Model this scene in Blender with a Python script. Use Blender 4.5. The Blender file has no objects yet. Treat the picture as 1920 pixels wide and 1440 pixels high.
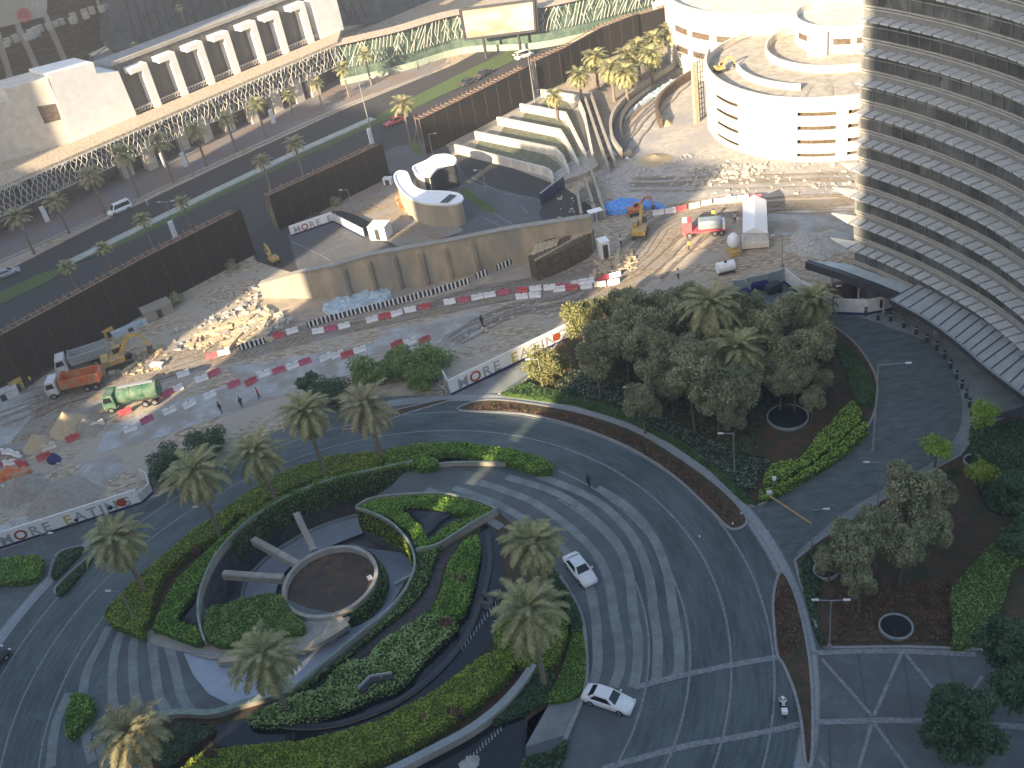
import bpy, bmesh, math, random
from mathutils import Vector, Matrix, noise
from mathutils.geometry import tessellate_polygon, delaunay_2d_cdt, intersect_point_tri_2d
R = math.radians
random.seed(7)
sc = bpy.context.scene
# ---------------------------------------------------------------- camera
F_PX, VPX, VPY, H = 1900.0, 1480.0, 3400.0, 75.0
_d = Vector((VPX-960, -(VPY-720), -F_PX)).normalized()
UC = -_d
FC = Vector((0, 0, -1)); FC = (FC-UC*UC.dot(FC)).normalized()
RC = FC.cross(UC)
cam = bpy.data.cameras.new('camera'); cam.sensor_width = 36; cam.lens = F_PX/1920*36
cam.clip_start = .5; cam.clip_end = 5000
camo = bpy.data.objects.new('camera', cam); sc.collection.objects.link(camo); sc.camera = camo
_m = Matrix((RC, FC, UC)).to_4x4(); _m.translation = Vector((0, 0, H)); camo.matrix_world = _m
# ---------------------------------------------------------------- light
SUN_DIR = Vector((.66, .75, 0)).normalized(); SUN_EL = R(20)
world = bpy.data.worlds.new('World'); sc.world = world; world.use_nodes = True
wn = world.node_tree; bg = wn.nodes['Background']
sky = wn.nodes.new('ShaderNodeTexSky'); sky.sky_type = 'NISHITA'; sky.sun_disc = False
sky.sun_elevation = SUN_EL; sky.sun_rotation = math.atan2(-SUN_DIR.x, -SUN_DIR.y)
sky.dust_density = 2.0; sky.air_density = 1.0; sky.ozone_density = 1.0
wn.links.new(sky.outputs[0], bg.inputs[0]); bg.inputs[1].default_value = .095
sl = bpy.data.lights.new('sun', 'SUN'); sl.energy = 5; sl.angle = R(.5); sl.color = (1, .80, .55)
so = bpy.data.objects.new('sun', sl); sc.collection.objects.link(so)
td = Vector((SUN_DIR.x*math.cos(SUN_EL), SUN_DIR.y*math.cos(SUN_EL), -math.sin(SUN_EL)))
so.rotation_euler = td.to_track_quat('-Z', 'Y').to_euler()
sc.view_settings.view_transform = 'Standard'; sc.view_settings.look = 'None'
sc.view_settings.exposure = 1.85; sc.view_settings.gamma = 1
# ---------------------------------------------------------------- helpers
def ray(px, py):
    c = Vector((px-960, -(py-720), -F_PX)); return Vector((RC.dot(c), FC.dot(c), UC.dot(c)))
def G(px, py, z=0.0):
    w = ray(px, py); t = (z-H)/w.z; return Vector((w.x*t, w.y*t, z))
def GL(pts, z=0.0): return [G(p[0], p[1], p[2] if len(p) > 2 else z) for p in pts]
def V(px, py, A, B):                        # point seen at a pixel on the upright plane through A and B
    n = Vector((B[1]-A[1], A[0]-B[0], 0)); w = ray(px, py); t = n.dot(Vector((A[0], A[1], 0)))/n.dot(w)
    return Vector((w.x*t, w.y*t, H+w.z*t))
def ZAT(P, py):                             # height above P seen at row py
    lo, hi = -8.0, 73.0
    def row(z):
        w = Vector((P[0], P[1], z-H)); c = RC*w.x+FC*w.y+UC*w.z; return 720-F_PX*c.y/-c.z
    for _ in range(40):
        m = (lo+hi)/2
        if row(m) > py: lo = m
        else: hi = m
    return lo
def spl(pts, n=6, closed=False):
    P = [Vector(p) for p in pts]; N = len(P); out = []
    if N < 3: return P
    for i in range(N if closed else N-1):
        if closed: a, b, c, d = P[(i-1) % N], P[i], P[(i+1) % N], P[(i+2) % N]
        else: a, b, c, d = P[max(i-1, 0)], P[i], P[i+1], P[min(i+2, N-1)]
        for k in range(n):
            t = k/n
            out.append(.5*((2*b)+(c-a)*t+(2*a-5*b+4*c-d)*t*t+(3*b-a-3*c+d)*t**3))
    if not closed: out.append(P[-1])
    return out
def resamp(P, step):
    out = [P[0].copy()]; acc = 0
    for a, b in zip(P, P[1:]):
        L = (b-a).length
        while acc+L >= step:
            t = (step-acc)/L; a = a.lerp(b, t); out.append(a.copy()); L = (b-a).length; acc = 0
        acc += L
    return out
def offs(P, d):
    out = []
    for i, p in enumerate(P):
        a = P[max(i-1, 0)]; b = P[min(i+1, len(P)-1)]
        t = Vector((b.x-a.x, b.y-a.y, 0)); t = t.normalized() if t.length > 1e-6 else Vector((1, 0, 0))
        out.append(Vector((p.x-t.y*d, p.y+t.x*d, p.z)))
    return out
def arc(c, r, a0, a1, n=48, z=0.0):
    return [Vector((c[0]+r*math.cos(R(a0+(a1-a0)*i/n)), c[1]+r*math.sin(R(a0+(a1-a0)*i/n)), z)) for i in range(n+1)]
def fitc(P):
    import numpy as np
    A = np.array([[2*p[0], 2*p[1], 1] for p in P]); b = np.array([p[0]**2+p[1]**2 for p in P])
    s = np.linalg.lstsq(A, b, rcond=None)[0]; return Vector((s[0], s[1], 0)), math.sqrt(s[2]+s[0]**2+s[1]**2)
def inside(x, y, P):
    c = False; j = len(P)-1
    for i in range(len(P)):
        if (P[i][1] > y) != (P[j][1] > y) and x < (P[j][0]-P[i][0])*(y-P[i][1])/(P[j][1]-P[i][1])+P[i][0]: c = not c
        j = i
    return c
def wloc(o):
    v = Vector((0, 0, 0))
    while o is not None: v += o.location; o = o.parent
    return v
COL = sc.collection
class MB:
    def __init__(s): s.v = []; s.f = []; s.m = []
    def add(s, vs, fs, mi=0):
        n = len(s.v); s.v += [tuple(v) for v in vs]; s.f += [tuple(i+n for i in f) for f in fs]; s.m += [mi]*len(fs); return s
    def box(s, c, d, rot=0, mi=0, tilt=None):
        x, y, z = d[0]/2, d[1]/2, d[2]/2
        vs = [Vector((i*x, j*y, k*z)) for k in (-1, 1) for j in (-1, 1) for i in (-1, 1)]
        M = Matrix.Rotation(rot, 3, 'Z')
        if tilt: M = M @ Matrix.Rotation(tilt[1], 3, tilt[0])
        return s.add([M @ v+Vector(c) for v in vs], [(0, 2, 3, 1), (4, 5, 7, 6), (0, 1, 5, 4), (2, 6, 7, 3), (0, 4, 6, 2), (1, 3, 7, 5)], mi)
    def bar(s, p, q, w, h=None, mi=0):      # square bar between two points
        p, q = Vector(p), Vector(q); h = h or w; d = (q-p)
        if d.length < 1e-5: return s
        d.normalize(); u = d.cross(Vector((0, 0, 1)))
        if u.length < .01: u = Vector((1, 0, 0))
        u.normalize(); n = u.cross(d)
        vs = [a+u*i*w/2+n*j*h/2 for a in (p, q) for (i, j) in ((-1, -1), (1, -1), (1, 1), (-1, 1))]
        return s.add(vs, [(0, 1, 2, 3), (7, 6, 5, 4), (0, 4, 5, 1), (1, 5, 6, 2), (2, 6, 7, 3), (3, 7, 4, 0)], mi)
    def tube(s, p, q, r0, r1=None, n=8, mi=0, cap=True):
        p, q = Vector(p), Vector(q); r1 = r0 if r1 is None else r1; d = (q-p).normalized()
        u = d.cross(Vector((0, 0, 1)))
        if u.length < .01: u = Vector((1, 0, 0))
        u.normalize(); w = d.cross(u); vs = []
        for a, r in ((p, r0), (q, r1)):
            for k in range(n):
                t = 2*math.pi*k/n; vs.append(a+(u*math.cos(t)+w*math.sin(t))*r)
        fs = [(k, (k+1) % n, n+(k+1) % n, n+k) for k in range(n)]
        if cap: fs += [tuple(range(n))[::-1], tuple(range(n, 2*n))]
        return s.add(vs, fs, mi)
    def prism(s, P, z0, z1, mi=0, side=None):
        P = [Vector((p[0], p[1], 0)) for p in P]; n = len(P)
        tri = tessellate_polygon([P])
        vs = [Vector((p.x, p.y, z0)) for p in P]+[Vector((p.x, p.y, z1)) for p in P]
        s.add(vs, [(a, b, c) for a, b, c in tri], mi)
        s.add(vs, [(a+n, b+n, c+n) for a, b, c in tri], mi)
        return s.add(vs, [(i, (i+1) % n, n+(i+1) % n, n+i) for i in range(n)], mi if side is None else side)
    def sheet(s, P, z, holes=(), mi=0):
        L = [[Vector((p[0], p[1], 0)) for p in q] for q in ([P]+list(holes))]
        tri = tessellate_polygon(L); A = [p for q in L for p in q]
        vs = [Vector((p.x, p.y, z)) for p in A]; fs = []
        for a, b, c in tri:
            cr = (vs[b]-vs[a]).cross(vs[c]-vs[a]).z
            fs.append((a, b, c) if cr > 0 else (a, c, b))
        return s.add(vs, fs, mi)
    def ribbon(s, A, B, mi=0):
        n = len(A); return s.add(list(A)+list(B), [(i, i+1, n+i+1, n+i) for i in range(n-1)], mi)
    def line(s, P, w, z, mi=0):             # flat strip of width w along P
        P = [Vector((p[0], p[1], z)) for p in P]; return s.ribbon(offs(P, -w/2), offs(P, w/2), mi)
    def wall(s, P, w, z0, z1, mi=0, mtop=None):
        n = len(P); zz0 = z0 if isinstance(z0, (list, tuple)) else [z0]*n; zz1 = z1 if isinstance(z1, (list, tuple)) else [z1]*n
        A = offs([Vector((p[0], p[1], 0)) for p in P], -w/2); B = offs([Vector((p[0], p[1], 0)) for p in P], w/2)
        vs = []
        for i in range(n): vs += [(A[i].x, A[i].y, zz0[i]), (B[i].x, B[i].y, zz0[i]), (B[i].x, B[i].y, zz1[i]), (A[i].x, A[i].y, zz1[i])]
        fs = []; ft = []
        for i in range(n-1):
            a = 4*i; b = a+4; fs += [(a, b, b+3, a+3), (a+1, a+2, b+2, b+1), (a, a+1, b+1, b)]; ft.append((a+3, b+3, b+2, a+2))
        fs += [(0, 3, 2, 1), (4*n-4, 4*n-3, 4*n-2, 4*n-1)]
        s.add(vs, fs, mi); return s.add(vs, ft, mi if mtop is None else mtop)
    def lathe(s, prof, c=(0, 0, 0), n=24, mi=0, sx=1, sy=1):
        vs = []
        for r, z in prof:
            for k in range(n): vs.append((c[0]+r*sx*math.cos(2*math.pi*k/n), c[1]+r*sy*math.sin(2*math.pi*k/n), c[2]+z))
        return s.add(vs, [(i*n+k, i*n+(k+1) % n, (i+1)*n+(k+1) % n, (i+1)*n+k) for i in range(len(prof)-1) for k in range(n)], mi)
    def build(s, name, mats, parent=None, smooth=False, bevel=0, loc=None):
        me = bpy.data.meshes.new(name)
        if parent is not None: o0 = wloc(parent)
        elif loc is not None: o0 = Vector(loc)
        else:
            xs = [v[0] for v in s.v]; ys = [v[1] for v in s.v]; zs = [v[2] for v in s.v]
            o0 = Vector(((min(xs)+max(xs))/2, (min(ys)+max(ys))/2, min(zs)))
        me.from_pydata([(v[0]-o0.x, v[1]-o0.y, v[2]-o0.z) for v in s.v], [], s.f)
        mats = mats if isinstance(mats, (list, tuple)) else [mats]
        for m in mats: me.materials.append(m)
        me.polygons.foreach_set('material_index', [min(i, len(mats)-1) for i in s.m])
        if smooth: me.polygons.foreach_set('use_smooth', [True]*len(s.f))
        me.update(); o = bpy.data.objects.new(name, me); COL.objects.link(o)
        if parent is not None: o.parent = parent
        else: o.location = o0
        if bevel:
            b = o.modifiers.new('bevel', 'BEVEL'); b.width = bevel; b.segments = 2; b.limit_method = 'ANGLE'; b.angle_limit = R(40)
        return o
def tag(o, label=None, cat=None, group=None, kind=None):
    if label: o['label'] = label
    if cat: o['category'] = cat
    if group: o['group'] = group
    if kind: o['kind'] = kind
    return o
def thing(name, label, cat, loc=(0, 0, 0), group=None, rot=0):
    o = bpy.data.objects.new(name, None); COL.objects.link(o); o.location = Vector(loc); o.rotation_euler.z = rot
    o.empty_display_size = .3
    return tag(o, label, cat, group)
def kids(o): return [c for c in KID.get(o, [])]
def tree_of(o): return [c for c in bpy.data.objects if c.parent == o]
def copy_tree(o, parent=None):
    c = o.copy(); COL.objects.link(c)
    if parent is not None: c.parent = parent
    for ch in tree_of(o): copy_tree(ch, c)
    return c
ORD = ['first', 'second', 'third', 'fourth', 'fifth', 'sixth', 'seventh', 'eighth', 'ninth', 'tenth', 'eleventh', 'twelfth', 'thirteenth', 'fourteenth', 'fifteenth', 'sixteenth', 'seventeenth', 'eighteenth', 'nineteenth', 'twentieth']
def ordn(i): return ORD[i] if i < 20 else str(i+1)+('st' if (i+1) % 10 == 1 else 'nd' if (i+1) % 10 == 2 else 'rd' if (i+1) % 10 == 3 else 'th')
# ---------------------------------------------------------------- materials
MATS = {}
def newmat(name):
    m = bpy.data.materials.new(name); m.use_nodes = True; MATS[name] = m
    return m, m.node_tree, m.node_tree.nodes['Principled BSDF']
def col(c): return (c[0], c[1], c[2], 1)
def mat(name, c1, c2=None, scale=1.5, rough=.8, bump=0.0, metal=0, spec=.3, coord='P', detail=6, lo=.35, hi=.65, c3=None, s3=.12, stretch=None):
    m, nt, b = newmat(name); b.inputs['Roughness'].default_value = rough; b.inputs['Metallic'].default_value = metal
    b.inputs['Specular IOR Level'].default_value = spec; b.inputs['Base Color'].default_value = col(c1)
    if c2 is None: return m
    if coord == 'P': src = nt.nodes.new('ShaderNodeNewGeometry').outputs['Position']
    else: src = nt.nodes.new('ShaderNodeTexCoord').outputs['Object']
    if stretch:
        mp = nt.nodes.new('ShaderNodeMapping'); mp.inputs['Scale'].default_value = stretch[0]; mp.inputs['Rotation'].default_value = (0, 0, stretch[1])
        nt.links.new(src, mp.inputs[0]); src = mp.outputs[0]
    n = nt.nodes.new('ShaderNodeTexNoise'); n.inputs['Scale'].default_value = scale; n.inputs['Detail'].default_value = detail; n.inputs['Roughness'].default_value = .6
    nt.links.new(src, n.inputs['Vector'])
    r = nt.nodes.new('ShaderNodeValToRGB'); r.color_ramp.elements[0].position = lo; r.color_ramp.elements[1].position = hi
    r.color_ramp.elements[0].color = col(c1); r.color_ramp.elements[1].color = col(c2)
    nt.links.new(n.outputs[0], r.inputs[0]); out = r.outputs[0]
    if c3 is not None:
        n2 = nt.nodes.new('ShaderNodeTexNoise'); n2.inputs['Scale'].default_value = s3; n2.inputs['Detail'].default_value = 5
        nt.links.new(src, n2.inputs['Vector'])
        r2 = nt.nodes.new('ShaderNodeValToRGB'); r2.color_ramp.elements[0].position = .42; r2.color_ramp.elements[1].position = .6
        nt.links.new(n2.outputs[0], r2.inputs[0])
        mx = nt.nodes.new('ShaderNodeMix'); mx.data_type = 'RGBA'
        nt.links.new(r2.outputs[0], mx.inputs['Factor']); nt.links.new(out, mx.inputs['A']); mx.inputs['B'].default_value = col(c3); out = mx.outputs['Result']
    nt.links.new(out, b.inputs['Base Color'])
    if bump:
        bp = nt.nodes.new('ShaderNodeBump'); bp.inputs['Strength'].default_value = bump; bp.inputs['Distance'].default_value = .1
        nt.links.new(n.outputs[0], bp.inputs['Height']); nt.links.new(bp.outputs[0], b.inputs['Normal'])
    return m
CEN = (-19.0, 67.3)
def ring_mat(name, c1, c2, cx=CEN[0], cy=CEN[1]):       # pavers laid in courses round the island
    m, nt, b = newmat(name); N = nt.nodes.new; L = nt.links.new
    b.inputs['Roughness'].default_value = .62; b.inputs['Specular IOR Level'].default_value = .4
    g = N('ShaderNodeNewGeometry'); sub = N('ShaderNodeVectorMath'); sub.operation = 'SUBTRACT'; sub.inputs[1].default_value = (cx, cy, 0); L(g.outputs['Position'], sub.inputs[0])
    sx = N('ShaderNodeSeparateXYZ'); L(sub.outputs[0], sx.inputs[0])
    at = N('ShaderNodeMath'); at.operation = 'ARCTAN2'; L(sx.outputs[1], at.inputs[0]); L(sx.outputs[0], at.inputs[1])
    ln = N('ShaderNodeVectorMath'); ln.operation = 'LENGTH'; L(sub.outputs[0], ln.inputs[0])
    cb = N('ShaderNodeCombineXYZ'); mu = N('ShaderNodeMath'); mu.operation = 'MULTIPLY'; mu.inputs[1].default_value = 34; L(at.outputs[0], mu.inputs[0])
    L(ln.outputs['Value'], cb.inputs[0]); L(mu.outputs[0], cb.inputs[1])
    outs = []
    for sc_, det in (((3.2, .35, 1), 4), ((.35, .12, 1), 5), ((9, 5, 1), 2)):
        mp = N('ShaderNodeMapping'); mp.inputs['Scale'].default_value = sc_; L(cb.outputs[0], mp.inputs[0])
        n = N('ShaderNodeTexNoise'); n.inputs['Scale'].default_value = 1; n.inputs['Detail'].default_value = det; L(mp.outputs[0], n.inputs['Vector']); outs.append(n.outputs[0])
    ad = N('ShaderNodeMath'); ad.operation = 'ADD'; L(outs[0], ad.inputs[0]); L(outs[1], ad.inputs[1])
    ad2 = N('ShaderNodeMath'); ad2.operation = 'ADD'; L(ad.outputs[0], ad2.inputs[0]); L(outs[2], ad2.inputs[1])
    dv = N('ShaderNodeMath'); dv.operation = 'DIVIDE'; dv.inputs[1].default_value = 3; L(ad2.outputs[0], dv.inputs[0])
    r = N('ShaderNodeValToRGB'); r.color_ramp.elements[0].position = .43; r.color_ramp.elements[1].position = .57
    r.color_ramp.elements[0].color = col(c1); r.color_ramp.elements[1].color = col(c2); L(dv.outputs[0], r.inputs[0]); L(r.outputs[0], b.inputs['Base Color'])
    return m
M = {}
M['sand'] = mat('sand', (.25, .185, .12), (.5, .42, .31), .9, .95, .8, lo=.42, hi=.58, c3=(.38, .335, .27), s3=.09, stretch=((1, 2.2, 1), R(-32)))
M['dirt'] = mat('dirt', (.18, .135, .09), (.34, .28, .2), 1.2, .95, .8, lo=.42, hi=.58, c3=(.27, .25, .225), s3=.15, stretch=((1, 2.5, 1), R(-32)))
M['slab'] = mat('slab', (.33, .34, .335), (.45, .455, .44), .8, .9, .3, c3=(.3, .27, .23), s3=.3)
M['rubble'] = mat('rubble', (.3, .28, .24), (.55, .52, .46), 2.5, .95, .6)
M['asphalt'] = mat('asphalt', (.035, .037, .04), (.055, .056, .058), 2, .85, .1, c3=(.045, .043, .042), s3=.2)
M['asphalt2'] = mat('asphalt2', (.08, .088, .095), (.12, .125, .13), 1, .8, .1, c3=(.09, .09, .09), s3=.15)
M['ring'] = ring_mat('ring_paving', (.048, .066, .066), (.105, .13, .13))
M['paving'] = mat('paving', (.095, .118, .116), (.135, .16, .158), 1.2, .7, .05, c3=(.10, .105, .11), s3=.25)
M['pave_lt'] = mat('pave_light', (.18, .21, .205), (.26, .285, .28), 3, .75, .05, c3=(.18, .19, .19), s3=.5)
M['drive'] = mat('driveway', (.07, .09, .09), (.125, .148, .146), 1.0, .7, .05, stretch=((.5, 1.5, 1), R(12)), lo=.36, hi=.64)
M['stone_line'] = mat('stone_line', (.15, .165, .17), (.28, .29, .295), 3, .75)
M['path'] = mat('footpath', (.24, .26, .265), (.31, .33, .335), 2.5, .75, .05)
M['soil'] = mat('soil', (.06, .035, .02), (.12, .07, .045), 3, .95, .5, c3=(.05, .05, .025), s3=.6)
M['kerb'] = mat('kerb', (.22, .22, .215), (.3, .3, .29), 3, .8)
M['grass'] = mat('grass', (.05, .085, .025), (.10, .14, .045), 2, .95, .3)
M['median'] = mat('median_stone', (.3, .33, .29), (.4, .43, .38), .8, .8)
M['concrete'] = mat('concrete', (.27, .26, .235), (.38, .36, .32), 1, .9, .2, c3=(.3, .27, .22), s3=.2)
M['tanwall'] = mat('tan_concrete', (.36, .29, .2), (.5, .41, .29), .6, .9, .15, c3=(.3, .27, .22), s3=.25, stretch=((1, 1, .3), 0))
M['white'] = mat('white_plaster', (.72, .70, .66), (.82, .8, .77), .5, .85)
M['cream'] = mat('cream_stone', (.5, .45, .37), (.62, .57, .49), .7, .85)
M['whitepaint'] = mat('white_paint', (.78, .78, .78), (.84, .84, .84), 2, .4, coord='O')
M['greywhite'] = mat('dusty_white', (.5, .5, .5), (.66, .66, .65), 2, .6, coord='O')
M['net'] = mat('dark_netting', (.01, .009, .008), (.026, .021, .017), 3, .95, .1)
M['scaf'] = mat('scaffold_timber', (.2, .12, .08), (.38, .26, .19), 3, .85)
M['steel'] = mat('galvanised_steel', (.35, .37, .38), (.45, .47, .48), 3, .5, metal=.3, coord='O')
M['darkmetal'] = mat('dark_metal', (.04, .042, .045), (.06, .06, .065), 3, .5, coord='O')
M['pole'] = mat('pole_paint', (.2, .21, .22), (.27, .27, .27), 3, .5, coord='O')
M['rail'] = mat('rail_stone', (.17, .22, .18), (.26, .31, .26), 1.5, .7)
M['water'] = mat('dark_water', (.008, .009, .012), (.014, .014, .018), .8, .12, .05, spec=.5)
M['ramp'] = mat('ramp_surface', (.3, .34, .39), (.36, .4, .45), .8, .6)
M['dark'] = mat('dark_void', (.012, .012, .014))
M['glass'] = mat('dark_glass', (.02, .024, .028), (.05, .055, .06), 1.2, .12, spec=.6, coord='O')
M['carglass'] = mat('car_glass', (.012, .015, .018), rough=.08, spec=.6)
M['tyre'] = mat('tyre_rubber', (.02, .02, .02), rough=.85)
M['rim'] = mat('wheel_rim', (.4, .4, .41), rough=.35, metal=.7)
M['lampred'] = mat('tail_lamp', (.35, .02, .02), rough=.3)
M['lampw'] = mat('head_lamp', (.7, .72, .75), rough=.15, spec=.6)
M['red'] = mat('red_plastic', (.45, .06, .07), (.58, .14, .15), 3, .6, coord='O')
M['magenta'] = mat('faded_red_plastic', (.45, .09, .16), (.55, .16, .22), 3, .6, coord='O')
M['creamp'] = mat('cream_plastic', (.62, .56, .44), (.75, .7, .6), 3, .6, coord='O')
M['black'] = mat('black_rubber', (.018, .018, .02), rough=.7)
M['blue'] = mat('blue_tarp', (.05, .2, .6), (.12, .34, .75), 1.5, .5, .4)
M['palebl'] = mat('pale_blue_sheet', (.3, .42, .5), (.55, .62, .66), 1.2, .6, .5)
M['navy'] = mat('navy_paint', (.02, .02, .1), rough=.6)
M['orange'] = mat('orange_paint', (.5, .1, .025), (.66, .17, .05), 2, .55, coord='O', c3=(.4, .24, .14), s3=.9)
M['yellow'] = mat('yellow_paint', (.5, .31, .05), (.64, .42, .09), 2, .6, coord='O', c3=(.36, .28, .17), s3=1.2)
M['green'] = mat('green_paint', (.03, .1, .06), (.07, .16, .1), 2, .55, coord='O', c3=(.14, .19, .13), s3=.9)
M['cargrey'] = mat('bluish_grey', (.2, .25, .28), (.28, .33, .36), 2, .5, coord='O')
M['brown'] = mat('brown_timber', (.07, .05, .035), (.16, .12, .085), 2, .9, .3)
M['timber'] = mat('pale_timber', (.38, .3, .19), (.55, .45, .3), 2, .85, .2)
M['pile'] = mat('sand_heap', (.42, .33, .2), (.5, .4, .26), 2, .95, .3)
M['pilegrey'] = mat('gravel_heap', (.25, .22, .18), (.34, .3, .25), 2, .95, .4)
M['skin'] = mat('skin', (.35, .2, .13), rough=.6)
M['hair'] = mat('hair', (.02, .015, .012), rough=.7)
M['cloth_d'] = mat('dark_cloth', (.02, .022, .03), rough=.9)
M['cloth_w'] = mat('pale_cloth', (.6, .6, .58), rough=.9)
M['hivis'] = mat('hi_vis_cloth', (.6, .65, .05), rough=.8)
M['redcloth'] = mat('red_cloth', (.5, .06, .04), rough=.9)
def leafmat(name, c1, c2, rough=.6):
    m, nt, b = newmat(name); N = nt.nodes.new; L = nt.links.new
    oi = N('ShaderNodeNewGeometry'); r = N('ShaderNodeValToRGB'); r.color_ramp.elements[0].color = col(c1); r.color_ramp.elements[1].color = col(c2)
    pn = N('ShaderNodeTexNoise'); pn.inputs['Scale'].default_value = .8; pn.inputs['Detail'].default_value = 3; L(oi.outputs['Position'], pn.inputs['Vector'])
    ma = N('ShaderNodeMath'); ma.operation = 'MULTIPLY_ADD'; ma.inputs[1].default_value = 2.6; ma.inputs[2].default_value = -1.3; L(pn.outputs[0], ma.inputs[0])
    m2 = N('ShaderNodeMath'); m2.operation = 'ADD'; L(ma.outputs[0], m2.inputs[0]); L(oi.outputs['Random Per Island'], m2.inputs[1])
    L(m2.outputs[0], r.inputs[0]); L(r.outputs[0], b.inputs['Base Color'])
    b.inputs['Roughness'].default_value = rough; b.inputs['Specular IOR Level'].default_value = .25
    t = N('ShaderNodeBsdfTranslucent'); L(r.outputs[0], t.inputs[0]); mx = N('ShaderNodeMixShader'); mx.inputs[0].default_value = .25
    L(b.outputs[0], mx.inputs[1]); L(t.outputs[0], mx.inputs[2]); L(mx.outputs[0], nt.nodes['Material Output'].inputs[0])
    return m
LF = {}
LF['olive'] = leafmat('olive_leaves', (.15, .165, .08), (.40, .39, .23))
LF['olive_lit'] = leafmat('yellow_olive_leaves', (.16, .17, .06), (.33, .32, .13))  # sunlit tint put into the olive leaf colour; also varies grove crowns
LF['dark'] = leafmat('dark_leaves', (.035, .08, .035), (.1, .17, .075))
LF['mid'] = leafmat('mid_leaves', (.09, .16, .04), (.24, .34, .10))
LF['bright'] = leafmat('bright_leaves', (.09, .2, .02), (.26, .42, .06))
LF['lime'] = leafmat('lime_leaves', (.18, .30, .03), (.36, .50, .09))
LF['yelgreen'] = leafmat('yellow_green_leaves', (.14, .21, .02), (.34, .41, .06))
LF['varieg'] = leafmat('variegated_leaves', (.10, .2, .03), (.42, .52, .2))
LF['palegreen'] = leafmat('pale_shrub_leaves', (.04, .06, .035), (.24, .27, .2))
LF['palm'] = leafmat('palm_leaflets', (.19, .20, .09), (.44, .41, .2))
LF['palmgold'] = leafmat('golden_palm_leaflets', (.2, .19, .1), (.44, .39, .21))  # warm sunlight put into this copy of the palm leaf colour
LF['brownleaf'] = leafmat('brown_groundcover', (.07, .035, .02), (.22, .12, .07))
M['trunk'] = mat('palm_bark', (.14, .11, .08), (.26, .22, .17), 6, .9, .5, coord='O')
M['bark'] = mat('tree_bark', (.08, .06, .045), (.18, .15, .12), 5, .9, .4, coord='O')
# ================================================================ GROUND
def struct(name, mb, m): return tag(mb.build(name, m), kind='structure')
HOLE_PX = [(343, 1222), (362, 1265), (390, 1300), (440, 1326), (545, 1292), (600, 1252), (640, 1222), (682, 1186), (720, 1152), (757, 1100), (776, 1060), (776, 1035), (765, 1012), (735, 984), (700, 964), (668, 952), (700, 934), (738, 908), (757, 884), (700, 886), (640, 901), (570, 924), (510, 953), (460, 988), (415, 1033), (390, 1076), (378, 1120), (385, 1142), (440, 1126), (500, 1114), (532, 1120), (575, 1140), (640, 1152), (650, 1172), (605, 1196), (560, 1217), (490, 1226), (420, 1237)]
HOLE = GL(HOLE_PX)
BIG = [(-480, -190), (480, -190), (480, 690), (-480, 690)]
struct('ground', MB().sheet(BIG, 0, [HOLE]), M['sand'])
# plaza paving under everything in the foreground
PL = GL([(-60, 1050), (0, 1033), (285, 935), (330, 915), (480, 830), (620, 755), (700, 742), (835, 742), (1070, 635), (1160, 590), (1300, 560), (1400, 530), (1480, 520), (1560, 560), (1625, 585), (1720, 575)])+[Vector((75, 100, 0)), Vector((75, 10, 0)), Vector((-75, 10, 0))]
struct('plaza_paving', MB().sheet(PL, .02, [HOLE]), M['paving'])
# ring road
def annulus(r0, r1, a0, a1, z, n=96): return MB().ribbon(arc(CEN, r1, a0, a1, n, z), arc(CEN, r0, a0, a1, n, z))
struct('ring_road', annulus(27.4, 40.6, -60, 285, .035), M['ring'])
lines = MB()
lines.ribbon(arc(CEN, 27.45, -45, 38, 50, .05), arc(CEN, 27.25, -45, 38, 50, .05))
lines.ribbon(arc(CEN, 31.15, -55, 44, 60, .05), arc(CEN, 30.95, -55, 44, 60, .05))
lines.ribbon(arc(CEN, 31.15, 135, 230, 60, .05), arc(CEN, 30.95, 135, 230, 60, .05))
for r in (34.7, 38.4): lines.ribbon(arc(CEN, r+.1, -55 if r < 38 else -50, 275, 200, .05), arc(CEN, r-.1, -55 if r < 38 else -50, 275, 200, .05))
struct('road_lines', lines, M['stone_line'])
struct('footpath', MB().ribbon(arc(CEN, 42.1, -50, 92, 120, .055), arc(CEN, 40.75, -50, 92, 120, .055)).ribbon(arc(CEN, 42.1, 138, 240, 90, .055), arc(CEN, 40.75, 138, 240, 90, .055)), M['path'])
el = MB()
for r in (40.75, 41.15, 42.1): el.ribbon(arc(CEN, r+.08, -50, 92, 120, .062), arc(CEN, r-.08, -50, 92, 120, .062)).ribbon(arc(CEN, r+.08, 138, 240, 90, .062), arc(CEN, r-.08, 138, 240, 90, .062))
struct('footpath_lines', el, M['stone_line'])
# cross bands in pale stone
cb = MB()
for P, w in (([(1190, 1290), (1280, 1267), (1370, 1248), (1453, 1234), (1520, 1226), (1600, 1222), (1700, 1222), (1830, 1228)], .55),
             ([(1130, 1442), (1280, 1401), (1370, 1385), (1450, 1370), (1515, 1357), (1600, 1353), (1700, 1352), (1960, 1366)], .55)):
    cb.line(spl(GL(P), 5), w, .07)
for P in ([(1541, 1236), (1635, 1343)], [(1690, 1226), (1638, 1343)], [(1697, 1226), (1752, 1294)], [(1640, 1358), (1705, 1448)], [(1634, 1358), (1608, 1450)], [(1842, 1268), (1822, 1298)], [(1535, 1420), (1552, 1445)]):
    cb.line(GL(P), .3, .066)
struct('paving_bands', cb, M['stone_line'])
sm = MB()
for P in ([(1609, 1226), (1628, 1350)], [(1693, 1226), (1712, 1350)], [(1775, 1226), (1790, 1290)], [(1636, 1345), (1640, 1360)], [(1555, 1365), (1557, 1440)], [(1660, 1365), (1690, 1440)]): sm.line(GL(P), .16, .06)
struct('paving_seams', sm, M['asphalt2'])
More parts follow.
